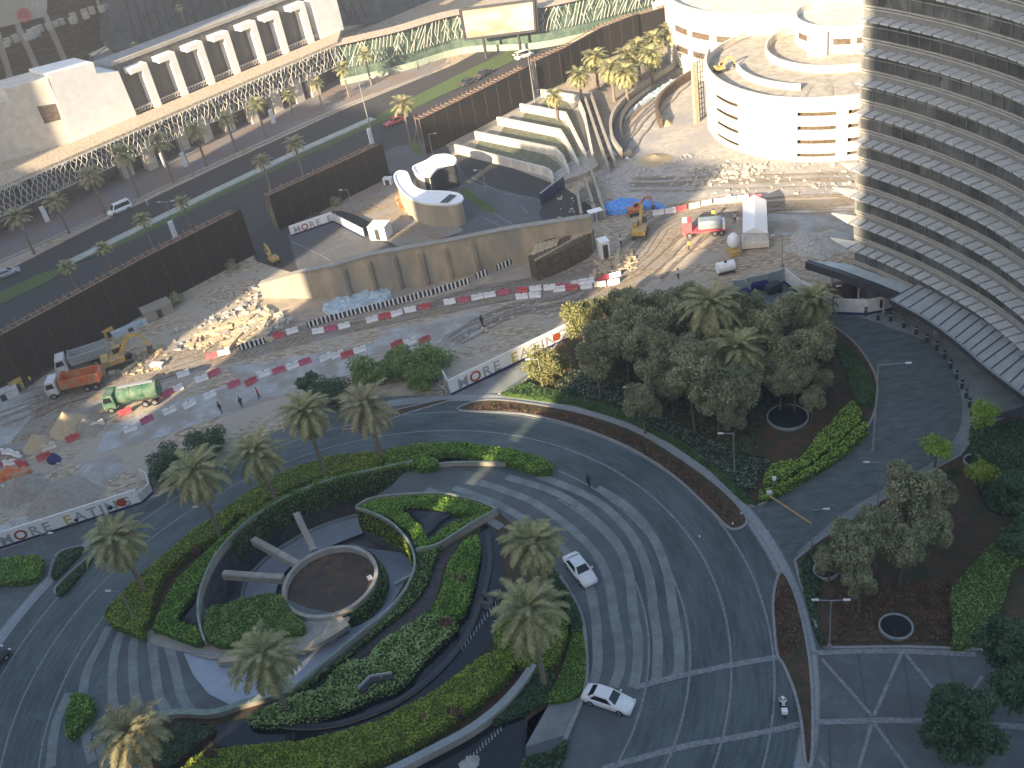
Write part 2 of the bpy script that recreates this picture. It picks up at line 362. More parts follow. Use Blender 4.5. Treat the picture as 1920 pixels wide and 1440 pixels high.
ps = MB(); ps.sheet(GL([(1541, 1224), (1600, 1219), (1700, 1219), (1840, 1226), (1960, 1240), (1960, 1500), (1520, 1500), (1532, 1400), (1540, 1300)]), .03)
struct('garden_terrace_paving', ps, M['paving'])
# striped fans of lighter paving
st = MB()
for P in ([(850, 915), (930, 945), (1000, 985), (1060, 1035), (1100, 1090), (1115, 1145), (1120, 1200), (1120, 1250), (1110, 1287)],
          [(900, 905), (985, 935), (1050, 975), (1110, 1030), (1140, 1085), (1150, 1145), (1160, 1200), (1163, 1250), (1150, 1290)],
          [(950, 895), (1030, 920), (1085, 950), (1150, 1010), (1178, 1070), (1187, 1145), (1196, 1200), (1195, 1250), (1187, 1290)],
          [(1010, 893), (1075, 918), (1130, 948), (1185, 1005), (1215, 1075), (1225, 1145), (1233, 1200), (1233, 1250), (1230, 1280)],
          [(1120, 915), (1175, 950), (1220, 1000), (1250, 1070), (1262, 1145), (1272, 1200), (1273, 1250), (1267, 1270)],
          [(800, 918), (860, 945), (905, 968), (940, 990)],
          [(205, 1175), (185, 1215), (165, 1255), (155, 1310), (160, 1370), (175, 1430)], [(228, 1185), (218, 1215), (212, 1255), (212, 1310), (225, 1365)],
          [(255, 1195), (250, 1215), (250, 1255), (255, 1310), (278, 1360)], [(285, 1200), (286, 1215), (291, 1255), (300, 1310), (325, 1350)], [(316, 1210), (320, 1225), (329, 1255), (341, 1305), (362, 1338)], [(130, 1300), (105, 1360), (95, 1440)], [(180, 1380), (200, 1440)]):
    st.line(spl(GL(P), 6), .95, .06)
struct('striped_paving', st, M['pave_lt'])
# drop-off drive and its pavement
DR = spl(GL([(1425, 962), (1490, 918), (1560, 876), (1618, 826), (1645, 775), (1650, 722), (1636, 678), (1602, 637), (1500, 590), (1410, 575), (1380, 545), (1480, 522), (1530, 560), (1590, 588), (1626, 606), (1660, 618), (1712, 630), (1762, 662), (1792, 708), (1804, 760), (1796, 812), (1752, 864), (1680, 905), (1590, 958), (1500, 1030), (1478, 1048)]), 4, True)
struct('drop_off_drive', MB().sheet(DR, .045), M['drive'])
struct('drop_off_pavement', MB().sheet(GL([(1590, 586), (1680, 560), (1960, 720), (1960, 850), (1800, 850), (1690, 915), (1600, 968), (1500, 1045), (1485, 1025), (1590, 945), (1740, 855), (1780, 800), (1785, 700), (1740, 640)]), .03), M['pave_lt'])
# planted islands: soil inside a kerb
def bed(px, z=.16, m='soil', label=None, kerb=True, n=4, straight=False):
    P = GL(px) if straight else spl(GL(px), n, True)
    o = MB().prism(P, 0, z).build('planting_bed', M[m]); tag(o, kind='structure')
    if kerb:
        k = MB().wall(P+[P[0]], .25, 0, z+.05).build('kerb', M['kerb']); tag(k, kind='structure')
    return P
BED1 = bed([(863, 771), (979, 777), (1080, 801), (1180, 841), (1263, 894), (1330, 956), (1362, 988), (1380, 994), (1397, 986), (1398, 970), (1365, 930), (1300, 878), (1200, 815), (1100, 779), (1000, 759), (925, 751), (882, 757)])
BED2 = bed([(1464, 1074), (1450, 1120), (1452, 1180), (1458, 1230), (1470, 1250), (1490, 1300), (1503, 1360), (1510, 1430), (1521, 1430), (1524, 1340), (1518, 1240), (1503, 1160), (1485, 1102)])
GRV = bed([(935, 738), (985, 715), (1065, 622), (1100, 585), (1200, 562), (1300, 556), (1400, 560), (1505, 590), (1560, 612), (1600, 642), (1630, 682), (1645, 722), (1640, 772), (1613, 822), (1556, 872), (1480, 915), (1420, 950), (1395, 935), (1330, 870), (1260, 822), (1180, 780), (1080, 750), (1000, 741)], .14)
RG = bed([(1490, 1052), (1540, 1012), (1605, 970), (1695, 912), (1800, 855), (1840, 800), (1960, 760), (1960, 1236), (1830, 1219), (1700, 1214), (1545, 1216), (1525, 1160), (1500, 1090)], .14, straight=True)
bed([(40, 1110), (95, 1072), (110, 1038), (148, 1026), (152, 1034), (100, 1082), (60, 1112)][1:6], .12)
bed([(105, 1102), (160, 1050), (172, 1046), (168, 1056), (118, 1112)], .12)
bed([(720, 776), (820, 752), (842, 752), (770, 774), (700, 796), (640, 806)], .1)
struct('entrance_paving', MB().sheet(GL([(845, 742), (960, 690), (1000, 676), (1010, 690), (935, 737)]), .03), M['pave_lt'])
# ---------------------------------------------------------------- street beyond the hoardings
AS = GL([(-60, 545), (200, 412), (400, 317), (640, 207), (850, 122), (905, 92), (1000, 75), (1100, 48), (1200, 20), (1330, -12), (1420, 0), (1150, 90), (1040, 150), (880, 235), (800, 300), (860, 290), (1035, 335), (1130, 402), (1030, 440), (560, 515), (480, 490), (440, 400), (300, 560), (0, 760), (-120, 830)])
struct('street', MB().sheet(AS, .012), M['asphalt'])
struct('pavement', MB().sheet(GL([(-60, 515), (200, 398), (400, 306), (640, 198), (800, 138), (835, 118), (842, 95), (700, 95), (400, 210), (0, 380), (-80, 420)]), .014), mat('sidewalk_tiles', (.17, .13, .11), (.25, .2, .18), 2, .8, .1, c3=(.2, .19, .2), s3=.12))
struct('pavement_kerb', MB().wall(GL([(-60, 520), (200, 403), (400, 311), (640, 203), (790, 145), (842, 118)]), .5, 0, .15), M['kerb'])
struct('median_strip', MB().wall(GL([(134, 493), (400, 362), (560, 286), (700, 224)]), 2.2, 0, .35), M['median'])
gr = MB().sheet(GL([(-40, 590), (92, 528), (134, 497), (240, 455), (400, 375), (560, 299), (705, 234), (745, 218), (860, 165), (975, 108), (985, 92), (960, 92), (840, 150), (730, 205), (712, 214), (700, 228), (560, 294), (400, 368), (240, 445), (130, 500), (80, 512), (-40, 566)]), .1)
struct('median_grass', gr, M['grass'])
struct('verge_grass', MB().sheet(GL([(1040, 62), (1120, 38), (1118, 34), (1050, 48)]), .1).sheet(spl(GL([(505, 395), (512, 420), (525, 430), (520, 408), (512, 385)]), 4, True), .06).sheet(spl(GL([(765, 262), (775, 285), (790, 290), (785, 268)]), 4, True), .06).sheet(spl(GL([(868, 352), (900, 372), (928, 392), (916, 398), (885, 380), (866, 362)]), 4, True), .06), M['grass'])
# lighter precinct road, dirt apron, lines
struct('precinct_road', MB().sheet(GL([(540, 440), (560, 512), (1030, 432), (1010, 400), (1020, 380), (1000, 372), (880, 340), (830, 262), (740, 275), (700, 300), (740, 330), (780, 400), (860, 440), (740, 465), (690, 440), (625, 400)]), .02), M['asphalt2'])
struct('dirt_apron', MB().sheet(spl(GL([(600, 400), (700, 345), (735, 335), (770, 400), (860, 425), (850, 440), (745, 462), (700, 420), (640, 395)]), 3, True), .03), M['dirt'])
pm = MB()
for P in ([(545, 452), (600, 478), (622, 490)], [(600, 478), (650, 455)], [(925, 400), (960, 420), (980, 437)], [(900, 405), (940, 425), (955, 440)], [(880, 330), (940, 362), (1005, 372)], [(1005, 372), (1020, 382)], [(975, 385), (990, 400)]): pm.line(GL(P), .14, .04)
struct('precinct_lines', pm, M['stone_line'])
# site surfaces: worn tracks, slabs, spoil
struct('haul_track', MB().sheet(spl(GL([(-60, 745), (100, 720), (300, 650), (480, 615), (640, 575), (860, 540), (1000, 520), (1120, 505), (1190, 470), (1230, 420), (1380, 385), (1610, 372), (1610, 395), (1420, 405), (1290, 430), (1230, 520), (1100, 590), (1000, 560), (700, 615), (440, 680), (300, 720), (120, 820), (-40, 890)]), 4, True), .006), M['dirt'])
sl_ = MB()
for _k, P in enumerate(([(0, 745), (60, 735), (72, 765), (20, 830), (-30, 850)], [(420, 690), (640, 655), (700, 645), (720, 620), (895, 585), (900, 630), (850, 650), (700, 668), (470, 720)], [(200, 800), (400, 730), (640, 665), (700, 690), (560, 730), (300, 820), (180, 850)], [(0, 985), (70, 955), (75, 975), (0, 1000)], [(1440, 400), (1605, 385), (1605, 450), (1440, 440)])):
    sl_.sheet(GL(P), .016+.006*_k)
struct('concrete_slabs', sl_, M['slab'])
struct('quarry_floor', MB().sheet(spl(GL([(1150, 280), (1200, 215), (1290, 90), (1330, 60), (1640, -20), (1700, 300), (1640, 360), (1330, 372), (1180, 385), (1130, 330)]), 4, True), .008), mat('pale_marl', (.3, .28, .25), (.46, .43, .39), .8, .95, .4, c3=(.3, .29, .29), s3=.15))
# ================================================================ SUNKEN RAMP AND ISLAND
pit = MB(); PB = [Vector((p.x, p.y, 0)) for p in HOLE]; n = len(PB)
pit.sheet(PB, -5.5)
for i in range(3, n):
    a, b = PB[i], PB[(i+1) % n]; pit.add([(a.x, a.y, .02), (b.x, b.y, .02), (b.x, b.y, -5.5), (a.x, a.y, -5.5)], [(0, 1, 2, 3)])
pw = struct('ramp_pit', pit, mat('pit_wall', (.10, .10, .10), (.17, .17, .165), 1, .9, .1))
RO = [(343, 1222, .02), (362, 1265, .02), (390, 1300, .02), (440, 1326, .02)]
outer = spl(GL([(440, 1326), (545, 1292), (640, 1222), (720, 1152), (757, 1100), (776, 1060), (776, 1035), (765, 1012), (735, 984)]), 6)
inner = spl([G(*p) for p in [(343, 1222, 0), (480, 1236, -.3), (560, 1221, -.6), (650, 1178, -1.3), (708, 1132, -2.1), (724, 1085, -2.8), (712, 1050, -3.4), (690, 1032, -3.9), (655, 1024, -4.3)]], 6)
no = len(outer)
for i, p in enumerate(outer): p.z = max(-4.3, -4.3*(i/(no-1))**1.1)
rm = MB(); rm.ribbon(outer, inner[:no] if len(inner) >= no else inner)
q = GL([(343, 1222), (362, 1265), (390, 1300), (440, 1326)])
rm.add([(v.x, v.y, .0) for v in q], [(0, 1, 2, 3)])
low_o = spl([G(*p, -4.6) for p in [(672, 968), (620, 983), (560, 1010), (500, 1050), (462, 1095), (455, 1125)]], 5); low_i = spl([G(*p, -4.6) for p in [(680, 1000), (640, 1015), (590, 1038), (540, 1066), (520, 1100), (515, 1125)]], 5)
rm.ribbon(low_o, low_i)
struct('car_ramp', rm, M['ramp'])
ke = MB(); ke.wall(inner, .22, [p.z-.6 for p in inner], [p.z+.25 for p in inner]); ke.wall(low_o, .3, -5.4, -4.2)
struct('ramp_kerb', ke, M['path'])
# round planter
pc = (G(530, 1097, .6)+G(708, 1078, .6))/2; pr = (G(530, 1097, .6)-G(708, 1078, .6)).length/2
rp = thing('round_planter', 'round brown earth planter ringed by a stone rim in the middle of the spiral ramp', 'planter', (pc.x, pc.y, -5.4))
MB().lathe([(pr-.1, -5.4), (pr, -1), (pr, .6), (pr-.4, .62), (pr-.42, -.4)], (pc.x, pc.y, 0), 64).build('rim', M['concrete'], rp, smooth=False)
MB().sheet(arc((pc.x, pc.y), pr-.4, 0, 360, 48)[:-1], -.1).build('soil', mat('brown_soil', (.06, .045, .03), (.13, .09, .06), 1.2, .95, .3, c3=(.06, .05, .045), s3=.3), rp)
MB().box(G(693, 1083, .1), (.5, .4, .35), .4).build('floodlight', M['whitepaint'], rp)
for i, (a, b) in enumerate((((590, 1035), (557, 966)), ((560, 1060), (476, 1014)), ((532, 1086), (420, 1078)))):
    A = G(*a, .15); B = G(*b, .15); w = MB().bar(A, B, .75, .8).bar(A+Vector((0, 0, .42)), B+Vector((0, 0, .42)), .5, .06)
    tag(w.build('concrete_beam', M['concrete']), ['upright', 'middle slanting', 'level lowest'][i]+' concrete spoke of the three from round planter to pit wall', 'beam', 'concrete spokes over the ramp pit')
# stone parapet with rail round the pit
def rimwall(px, label, z=1.0, w=.2, z0=0, m='rail'):
    P = spl(GL(px, z), 6); t = thing('parapet_wall', label, 'wall', (P[0].x, P[0].y, z0))
    MB().wall(P, w, z0, z).build('wall', M['concrete'], t)
    MB().wall(P, w+.04, z+.002, z+.08).build('coping', M[m], t); return P
RIM = rimwall([(384, 1202), (373, 1165), (372, 1120), (388, 1070), (415, 1025), (460, 980), (510, 946), (570, 916), (640, 893), (700, 880), (774, 864)], 'long curved parapet with green coping round the upper left of the ramp pit')
RIM2 = rimwall([(545, 1293), (600, 1248), (680, 1182), (720, 1150), (757, 1108), (775, 1070), (776, 1040), (762, 1010), (735, 981), (700, 962), (668, 952)], 'curved parapet along the right side of the blue-grey car ramp')
rimwall([(668, 952), (672, 946), (700, 933), (760, 926), (830, 925), (890, 937), (931, 954)], 'arched parapet on the upper edge of the leaf shaped planter')
rimwall([(931, 954), (890, 977), (850, 1002), (820, 1020), (779, 1030)], 'kinked parapet on the lower edge of the leaf shaped planter')
rimwall([(785, 877), (835, 868), (905, 866), (985, 869)], 'low grey kerb wall beside the black triangular pool', .6)
rimwall([(240, 1352), (330, 1335), (400, 1335), (470, 1313), (545, 1293)], 'low tan kerb wall at the mouth of the car ramp', .6, .6)
rimwall([(1000, 1245), (975, 1282), (935, 1325), (880, 1367), (800, 1410), (740, 1440), (650, 1480)], 'curved grey wall beside the lower fountain pool', .9, .7, m='path')
rimwall([(480, 1350), (560, 1362), (650, 1352), (760, 1305), (850, 1225), (893, 1150), (918, 1060), (915, 1000)], 'thin dark wall between the two black pools', .35, .45, m='darkmetal')
rimwall([(1050, 1080), (1085, 1140), (1098, 1200), (1097, 1290), (1062, 1380), (1040, 1450)], 'pale kerb between striped paving and the lawn', .25, .3, m='kerb')
rimwall([(410, 1239), (490, 1228), (560, 1218), (610, 1195), (652, 1168)], 'tan stone parapet under the round planter', .5, .7, m='tanwall')
rimwall([(740, 1095), (790, 1065), (825, 1030), (848, 1005)], 'short wall between slope and dark channel', .3, .3)
tr_ = MB(); tr_.sheet(spl(GL([(290, 1180), (280, 1205), (345, 1224), (420, 1238), (560, 1218), (650, 1172), (640, 1150), (560, 1170), (380, 1200)]), 3, True), .1)
struct('planter_terrace', tr_, M['concrete'])
# black pools
def pool(px, label, z=.12):
    P = spl(GL(px), 4, True); o = MB().sheet(P, z).build('pool', M['water']); return tag(o, label, 'pool')
pool([(905, 985), (935, 1010), (945, 1090), (935, 1180), (885, 1245), (800, 1310), (700, 1360), (560, 1395), (420, 1402), (395, 1370), (470, 1348), (600, 1345), (700, 1310), (775, 1265), (850, 1190), (885, 1110), (897, 1020)], 'long curved black pool sweeping under the variegated hedge')
pool([(985, 1300), (940, 1350), (880, 1385), (800, 1425), (760, 1460), (960, 1460), (985, 1400), (985, 1350)], 'dark pool with white jets at the bottom edge of the island')
pool([(800, 851), (850, 851), (952, 862), (905, 867), (838, 876)], 'black triangular pool under the top hedge')
pool([(757, 953), (800, 952), (864, 962), (830, 985), (803, 1010), (790, 985)], 'black triangular pool inside the leaf shaped planter', .7)
pool([(335, 1160), (370, 1110), (376, 1170)], 'small black triangular pool left of the parapet', .35)
struct('garden_channel', MB().sheet(spl(GL([(850, 1005), (865, 1015), (835, 1060), (820, 1115), (790, 1165), (720, 1200), (640, 1262), (560, 1305), (480, 1335), (440, 1345), (545, 1300), (680, 1192), (757, 1120), (790, 1065), (825, 1030)]), 4, True), .1), mat('wet_channel', (.04, .035, .035), (.09, .08, .078), 2, .6))
struct('quay_paving', MB().sheet(GL([(990, 1350), (1030, 1322), (1095, 1302), (1062, 1378), (985, 1402)]), .05), M['pave_lt'])
struct('island_soil', MB().sheet(GL([(195, 1155), (300, 1045), (450, 940), (600, 862), (780, 836), (960, 842), (1030, 870), (905, 868), (775, 870), (700, 884), (640, 899), (570, 922), (510, 951), (460, 986), (415, 1031), (388, 1076), (376, 1120), (384, 1205), (290, 1180)]), .08), M['soil'])
struct('island_soil_south', MB().sheet(GL([(545, 1294), (640, 1224), (722, 1152), (778, 1060), (780, 1032), (850, 1002), (931, 955), (985, 1010), (1050, 1080), (1085, 1140), (1097, 1200), (1095, 1298), (1030, 1320), (985, 1400), (940, 1500), (300, 1500), (240, 1360), (400, 1338)]), .05), M['soil'])
# ================================================================ HEDGES
def hedge(px, h, leaf, label, dens=34, z0=.05, rough=.14, cell=.55, straight=False, group=None, body=None, size=.17, cat='hedge', name='hedge', topc=None):
    P = GL(px, h+z0); P = [Vector((p.x, p.y, 0)) for p in P]; P = P if straight else spl(P, 4, True)
    P = [a for i, a in enumerate(P) if (a-P[i-1]).length > .02]
    n = len(P); pts = [Vector((p.x, p.y)) for p in P]
    xs = [p.x for p in P]; ys = [p.y for p in P]; y = min(ys)
    while y < max(ys):
        x = min(xs)
        while x < max(xs):
            a, b = x+random.uniform(-.15, .15), y+random.uniform(-.15, .15)
            if inside(a, b, P): pts.append(Vector((a, b)))
            x += cell
        y += cell
    vo, eo, fo, _, _, _ = delaunay_2d_cdt(pts, [(i, (i+1) % n) for i in range(n)], [], 1, 1e-4)
    tv = []
    for i, v in enumerate(vo):
        nz = (noise.noise(Vector((v.x*.9, v.y*.9, h)))*2.2+noise.noise(Vector((v.x*.35, v.y*.35, h+5)))*1.6)*rough+random.uniform(-rough, rough)*.5
        tv.append((v.x, v.y, z0+h+nz-(.12 if i < n else 0)))
    mb = MB(); mb.add(tv, [tuple(f) for f in fo])
    for i in range(n):
        a, b = P[i], P[(i+1) % n]; mb.add([(a.x, a.y, 0), (b.x, b.y, 0), (b.x, b.y, z0+h-.1), (a.x, a.y, z0+h-.1)], [(0, 1, 2, 3)])
    def leafq(p, s):
        u = Vector((random.gauss(0, 1), random.gauss(0, 1), random.gauss(0, .45))).normalized(); w = u.cross(Vector((random.gauss(0, .5), random.gauss(0, .5), 1))).normalized()
        mb.add([p-u*s, p-w*s*.55, p+u*s, p+w*s*.55], [(0, 1, 2, 3)], 1)
    for f in fo:
        a, b, c = [Vector(tv[i]) for i in f]; ar = ((b-a).cross(c-a)).length/2; k = ar*dens; k = int(k)+(random.random() < k-int(k))
        for _ in range(k):
            u, w = random.random(), random.random()
            if u+w > 1: u, w = 1-u, 1-w
            leafq(a+(b-a)*u+(c-a)*w+Vector((0, 0, random.uniform(-.03, .16))), size*random.uniform(.6, 1.2))
    for i in range(n):
        a, b = P[i], P[(i+1) % n]; k = (b-a).length*h*dens*.6; k = int(k)+(random.random() < k-int(k))
        for _ in range(k):
            p = a.lerp(b, random.random()); leafq(p+Vector((random.uniform(-.08, .08), random.uniform(-.08, .08), z0+random.uniform(0, h))), size*random.uniform(.6, 1.1))
    body = body or {'bright': 'hb', 'lime': 'hb', 'yelgreen': 'hy', 'dark': 'hd', 'mid': 'hd'}.get(leaf, 'hd')
    return tag(mb.build(name, [HB[body], LF[leaf]]), label, cat, group)
HB = {'hb': mat('hedge_core', (.03, .06, .01), (.06, .11, .02), 2.5, .9), 'hy': mat('yellow_hedge_core', (.05, .07, .012), (.1, .12, .02), 2.5, .9), 'hd': mat('dark_hedge_core', (.014, .026, .01), (.03, .045, .018), 2.5, .9), 'hs': M['soil']}
hedge([(196, 1155), (230, 1110), (300, 1043), (380, 983), (440, 940), (425, 985), (350, 1035), (300, 1085), (268, 1180), (262, 1190)], 1.0, 'yelgreen', 'yellow green hedge forming the left tip of the island')
hedge([(445, 935), (530, 886), (600, 860), (690, 848), (720, 850), (700, 872), (600, 893), (520, 925), (450, 965)], 1.0, 'yelgreen', 'pale topped hedge beneath the row of palms above the ramp')
hedge([(725, 845), (740, 838), (765, 838), (815, 858), (818, 872), (785, 876), (775, 862), (725, 868)], .9, 'bright', 'bright green hedge block beside the end of the long parapet')
hedge([(765, 836), (790, 831), (860, 829), (940, 838), (1000, 852), (1030, 866), (1033, 878), (1005, 882), (955, 866), (900, 856), (850, 848), (800, 850)], .9, 'bright', 'bright green hedge arching over the black triangular pool', dens=40)
hedge([(288, 1172), (330, 1090), (400, 1020), (480, 955), (560, 915), (640, 886), (765, 866), (765, 872), (640, 897), (560, 927), (505, 952), (455, 985), (410, 1030), (385, 1072), (360, 1115), (330, 1160), (370, 1175), (372, 1205), (300, 1180)], .9, 'bright', 'deep green hedge hugging the outside of the long parapet')
hedge([(387, 1143), (440, 1126), (500, 1112), (530, 1118), (545, 1145), (570, 1170), (555, 1185), (460, 1205), (392, 1200)], .9, 'mid', 'triangular green hedge left of the round planter', body='hb')
hedge([(675, 950), (705, 936), (760, 930), (830, 929), (888, 941), (920, 955), (865, 960), (800, 950), (752, 951), (790, 987), (803, 1012), (835, 987), (880, 968), (918, 960), (850, 998), (818, 1015), (785, 1025), (768, 995), (735, 972), (700, 956)], .5, 'bright', 'green hedge lining the leaf shaped planter', z0=.55, dens=40)
def slope(P, Q, leaf, label, name='planted_wall', dens=40):
    mb = MB(); mb.ribbon(P, Q)
    for i in range(len(P)-1):
        ar = (P[i+1]-P[i]).length*((P[i]-Q[i]).length)
        for _ in range(int(ar*dens)):
            t, u = random.random(), random.random(); p = P[i].lerp(P[i+1], t).lerp(Q[i].lerp(Q[i+1], t), u)+Vector([random.uniform(-.08, .08) for _ in range(3)])
            a = Vector((random.gauss(0, 1), random.gauss(0, 1), random.gauss(0, 1))).normalized()*.15; b = a.cross(Vector((random.gauss(0, 1), random.gauss(0, 1), 1))).normalized()*.09
            mb.add([p-a, p-b, p+a, p+b], [(0, 1, 2, 3)], 1)
    return tag(mb.build(name, [HB['hd'], LF[leaf]]), label, 'climbing plants')
W1 = spl(GL([(430, 1012), (460, 984), (510, 950), (570, 920), (640, 897), (700, 884), (774, 868)], .9), 4); W1 = offs(W1, -.35)
slope(W1, [Vector((p.x, p.y, -2.2)) for p in offs(W1, -.12)], 'mid', 'creepers hanging down the shaded pit wall under the long parapet')
W3 = offs(spl(GL([(776, 1045), (776, 1035), (764, 1010), (735, 982), (700, 963), (670, 953)], .9), 4), .35)
slope(W3, [Vector((p.x, p.y, -2.0)) for p in offs(W3, .15)], 'yelgreen', 'yellow creepers hanging inside the ramp under the leaf planter')
a_ = [Vector((pc.x+(pr+.25)*math.cos(R(t)), pc.y+(pr+.25)*math.sin(R(t)), .3)) for t in range(-75, 40, 5)]
slope(a_, [Vector((pc.x+(pr+.7)*math.cos(R(t)), pc.y+(pr+.7)*math.sin(R(t)), -1.6)) for t in range(-75, 40, 5)], 'mid', 'green shrubs trimming the right side of the round planter')
hedge([(782, 1036), (820, 1022), (828, 1022), (812, 1055), (795, 1100), (762, 1138), (720, 1172), (640, 1238), (560, 1296), (545, 1300), (640, 1232), (722, 1158), (760, 1112), (780, 1070)], .6, 'mid', 'narrow green hedge outside the right hand parapet')
hedge([(896, 1004), (880, 1006), (850, 1040), (835, 1076), (828, 1110), (808, 1140), (812, 1150), (862, 1152), (882, 1105), (893, 1060), (898, 1030)], .9, 'bright', 'upper light green hedge with a bare patch beside the black pool', dens=45)
hedge([(800, 1150), (775, 1163), (735, 1190), (700, 1215), (690, 1232), (640, 1242), (600, 1288), (560, 1300), (475, 1338), (468, 1352), (520, 1356), (600, 1340), (655, 1322), (700, 1300), (735, 1290), (762, 1272), (790, 1235), (840, 1188), (855, 1162)], .9, 'varieg', 'broad variegated hedge flecked white between channel and pool', dens=48)
hedge([(935, 1217), (950, 1225), (962, 1245), (940, 1277), (880, 1325), (800, 1380), (720, 1418), (640, 1445), (500, 1490), (330, 1480), (350, 1430), (375, 1412), (430, 1400), (560, 1388), (700, 1352), (800, 1303), (860, 1263), (885, 1240), (920, 1222)], 1.0, 'yelgreen', 'long yellow green hedge sweeping along the bottom of the island', dens=42)
hedge([(938, 1160), (925, 1195), (955, 1232), (985, 1250), (1030, 1245), (1052, 1215), (1060, 1150), (1000, 1110), (950, 1110)], .9, 'yelgreen', 'green hedge mass below the two palms by the striped paving')
hedge([(1086, 1165), (1098, 1230), (1086, 1300), (1018, 1315), (1046, 1275), (1066, 1215), (1076, 1170)], .4, 'bright', 'bright green lawn wedge inside the pale kerb', rough=.05, dens=60, size=.1, cat='lawn')
hedge([(1020, 1070), (1050, 1085), (1083, 1140), (1090, 1175), (1070, 1180), (1060, 1130), (1030, 1100)], .5, 'dark', 'dark green shrub strip between the palms and the kerb')
hedge([(1000, 1255), (1035, 1262), (1040, 1290), (1010, 1320), (960, 1345), (925, 1355), (965, 1310)], .5, 'dark', 'dark green groundcover beyond the curved grey wall')
hedge([(985, 1420), (1030, 1408), (1062, 1385), (1050, 1430), (1010, 1470), (960, 1470)], .5, 'dark', 'dark shrub corner at the bottom of the island')
hedge([(-30, 1060), (20, 1045), (65, 1040), (78, 1048), (62, 1084), (-30, 1088)], .9, 'bright', 'bright hedge wedge at the left edge below the hoarding')
hedge([(98, 1070), (112, 1036), (148, 1024), (150, 1032), (102, 1080)], .6, 'dark', 'dark clipped shrub beside the leaning lamp post')
hedge([(108, 1102), (160, 1050), (170, 1048), (118, 1110)], .5, 'dark', 'thin dark hedge between the road and left footpath')
hedge([(135, 1301), (155, 1300), (170, 1308), (173, 1328), (150, 1360), (126, 1378), (122, 1352), (127, 1325)], 1.0, 'bright', 'small teardrop hedge alone on the left striped paving')
hedge([(320, 1355), (400, 1362), (360, 1405), (330, 1430), (300, 1440), (290, 1400)], .6, 'dark', 'dark shrubs under the palm in the lower left corner', body='hs')
# garden beds right
hedge([(938, 737), (985, 716), (1080, 745), (1180, 775), (1260, 817), (1330, 865), (1400, 925), (1420, 945), (1395, 938), (1330, 876), (1260, 828), (1180, 786), (1080, 756), (1000, 745)], .45, 'dark', 'deep green border hedge along the outer footpath', body='hb', straight=True)
hedge([(1040, 735), (1080, 690), (1200, 750), (1280, 800), (1345, 830), (1400, 850), (1440, 860), (1425, 890), (1400, 920), (1330, 858), (1260, 810), (1180, 768), (1080, 738)], .35, 'palegreen', 'silvery groundcover under the front of the olive grove', cat='groundcover', name='groundcover', dens=30, rough=.2)
hedge([(1432, 900), (1450, 868), (1500, 858), (1530, 820), (1560, 790), (1585, 760), (1602, 752), (1615, 775), (1600, 800), (1560, 835), (1510, 872), (1460, 902)], .8, 'lime', 'upper lime green hedge curving past the round planter ring')
hedge([(1425, 918), (1460, 908), (1510, 880), (1560, 843), (1608, 800), (1626, 790), (1620, 812), (1570, 856), (1510, 892), (1455, 925), (1430, 932)], .8, 'lime', 'lower lime green hedge along the drop-off kerb')
hedge([(1560, 640), (1595, 655), (1625, 690), (1640, 735), (1630, 760), (1600, 740), (1590, 700)], .6, 'dark', 'dark green hedge inside the bend of the drive', body='hb')
hedge([(1790, 1183), (1782, 1120), (1800, 1085), (1835, 1045), (1880, 1000), (1960, 930), (1960, 1020), (1900, 1060), (1885, 1110), (1850, 1180), (1820, 1205), (1785, 1208)], .8, 'mid', 'zigzag green hedge at the right edge of the lower garden', body='hb')
hedge([(1820, 800), (1850, 790), (1960, 800), (1960, 930), (1870, 960), (1830, 900)], .5, 'dark', 'dark groundcover behind the young lime trees', cat='groundcover', name='groundcover')
hedge([(1500, 1060), (1540, 1020), (1620, 985), (1700, 930), (1780, 880), (1790, 890), (1700, 950), (1620, 1010), (1560, 1060), (1530, 1130), (1545, 1205), (1530, 1190), (1508, 1110)], .3, 'dark', 'dark edging plants along the lower garden kerb', cat='groundcover', name='groundcover')
hedge([(1560, 1100), (1780, 1090), (1780, 1200), (1550, 1205)], .12, 'brownleaf', 'brown low groundcover between the round openings', cat='groundcover', name='groundcover', body='hs', dens=26, straight=True)
for px, lb in (([(885, 767), (925, 757), (1000, 763), (1100, 785), (1200, 822), (1300, 886), (1362, 945), (1385, 972), (1378, 985), (1330, 945), (1263, 886), (1180, 835), (1080, 795), (979, 771)], 'reddish brown low planting in the long curved kerbside bed'), ([(1464, 1085), (1452, 1125), (1455, 1180), (1462, 1228), (1505, 1222), (1500, 1160), (1484, 1110)], 'reddish brown low planting in the pointed kerbside bed')):
    hedge(px, .15, 'brownleaf', lb, cat='groundcover', name='groundcover', body='hs', dens=26, straight=True)
# round openings in the garden
def oculus(px, py, rp, label, z=.5):
    c = G(px, py, z); r = (G(px+rp, py, z)-G(px-rp, py, z)).length/2
    t = thing('round_opening', label, 'light well', (c.x, c.y, 0))
    MB().lathe([(r-.02, .0), (r, z), (r-.16, z), (r-.17, .3)], (c.x, c.y, 0), 40).build('ring_kerb', M['path'], t)
    MB().sheet(arc((c.x, c.y), r-.18, 0, 360, 40)[:-1], .4).build('opening', M['dark'], t)
oculus(1477, 780, 40, 'round dark opening in the grass under the olive grove')
oculus(1680, 1173, 33, 'round dark opening in brown planting above the terrace')
oculus(1548, 1068, 24, 'round dark opening half hidden by olive branches by the kerb')
oculus(1826, 862, 20, 'small round dark opening beside the young lime trees')
t = thing('skylight', 'long boxy skylight with pale frame beside the lamp post', 'skylight', G(1590, 990))
P = GL([(1562, 998), (1625, 970), (1660, 976), (1655, 990), (1580, 1012)], .4)
MB().wall(P+[P[0]], .2, .1, .5).build('frame', M['path'], t); MB().sheet(P, .3).build('pane', M['glass'], t)

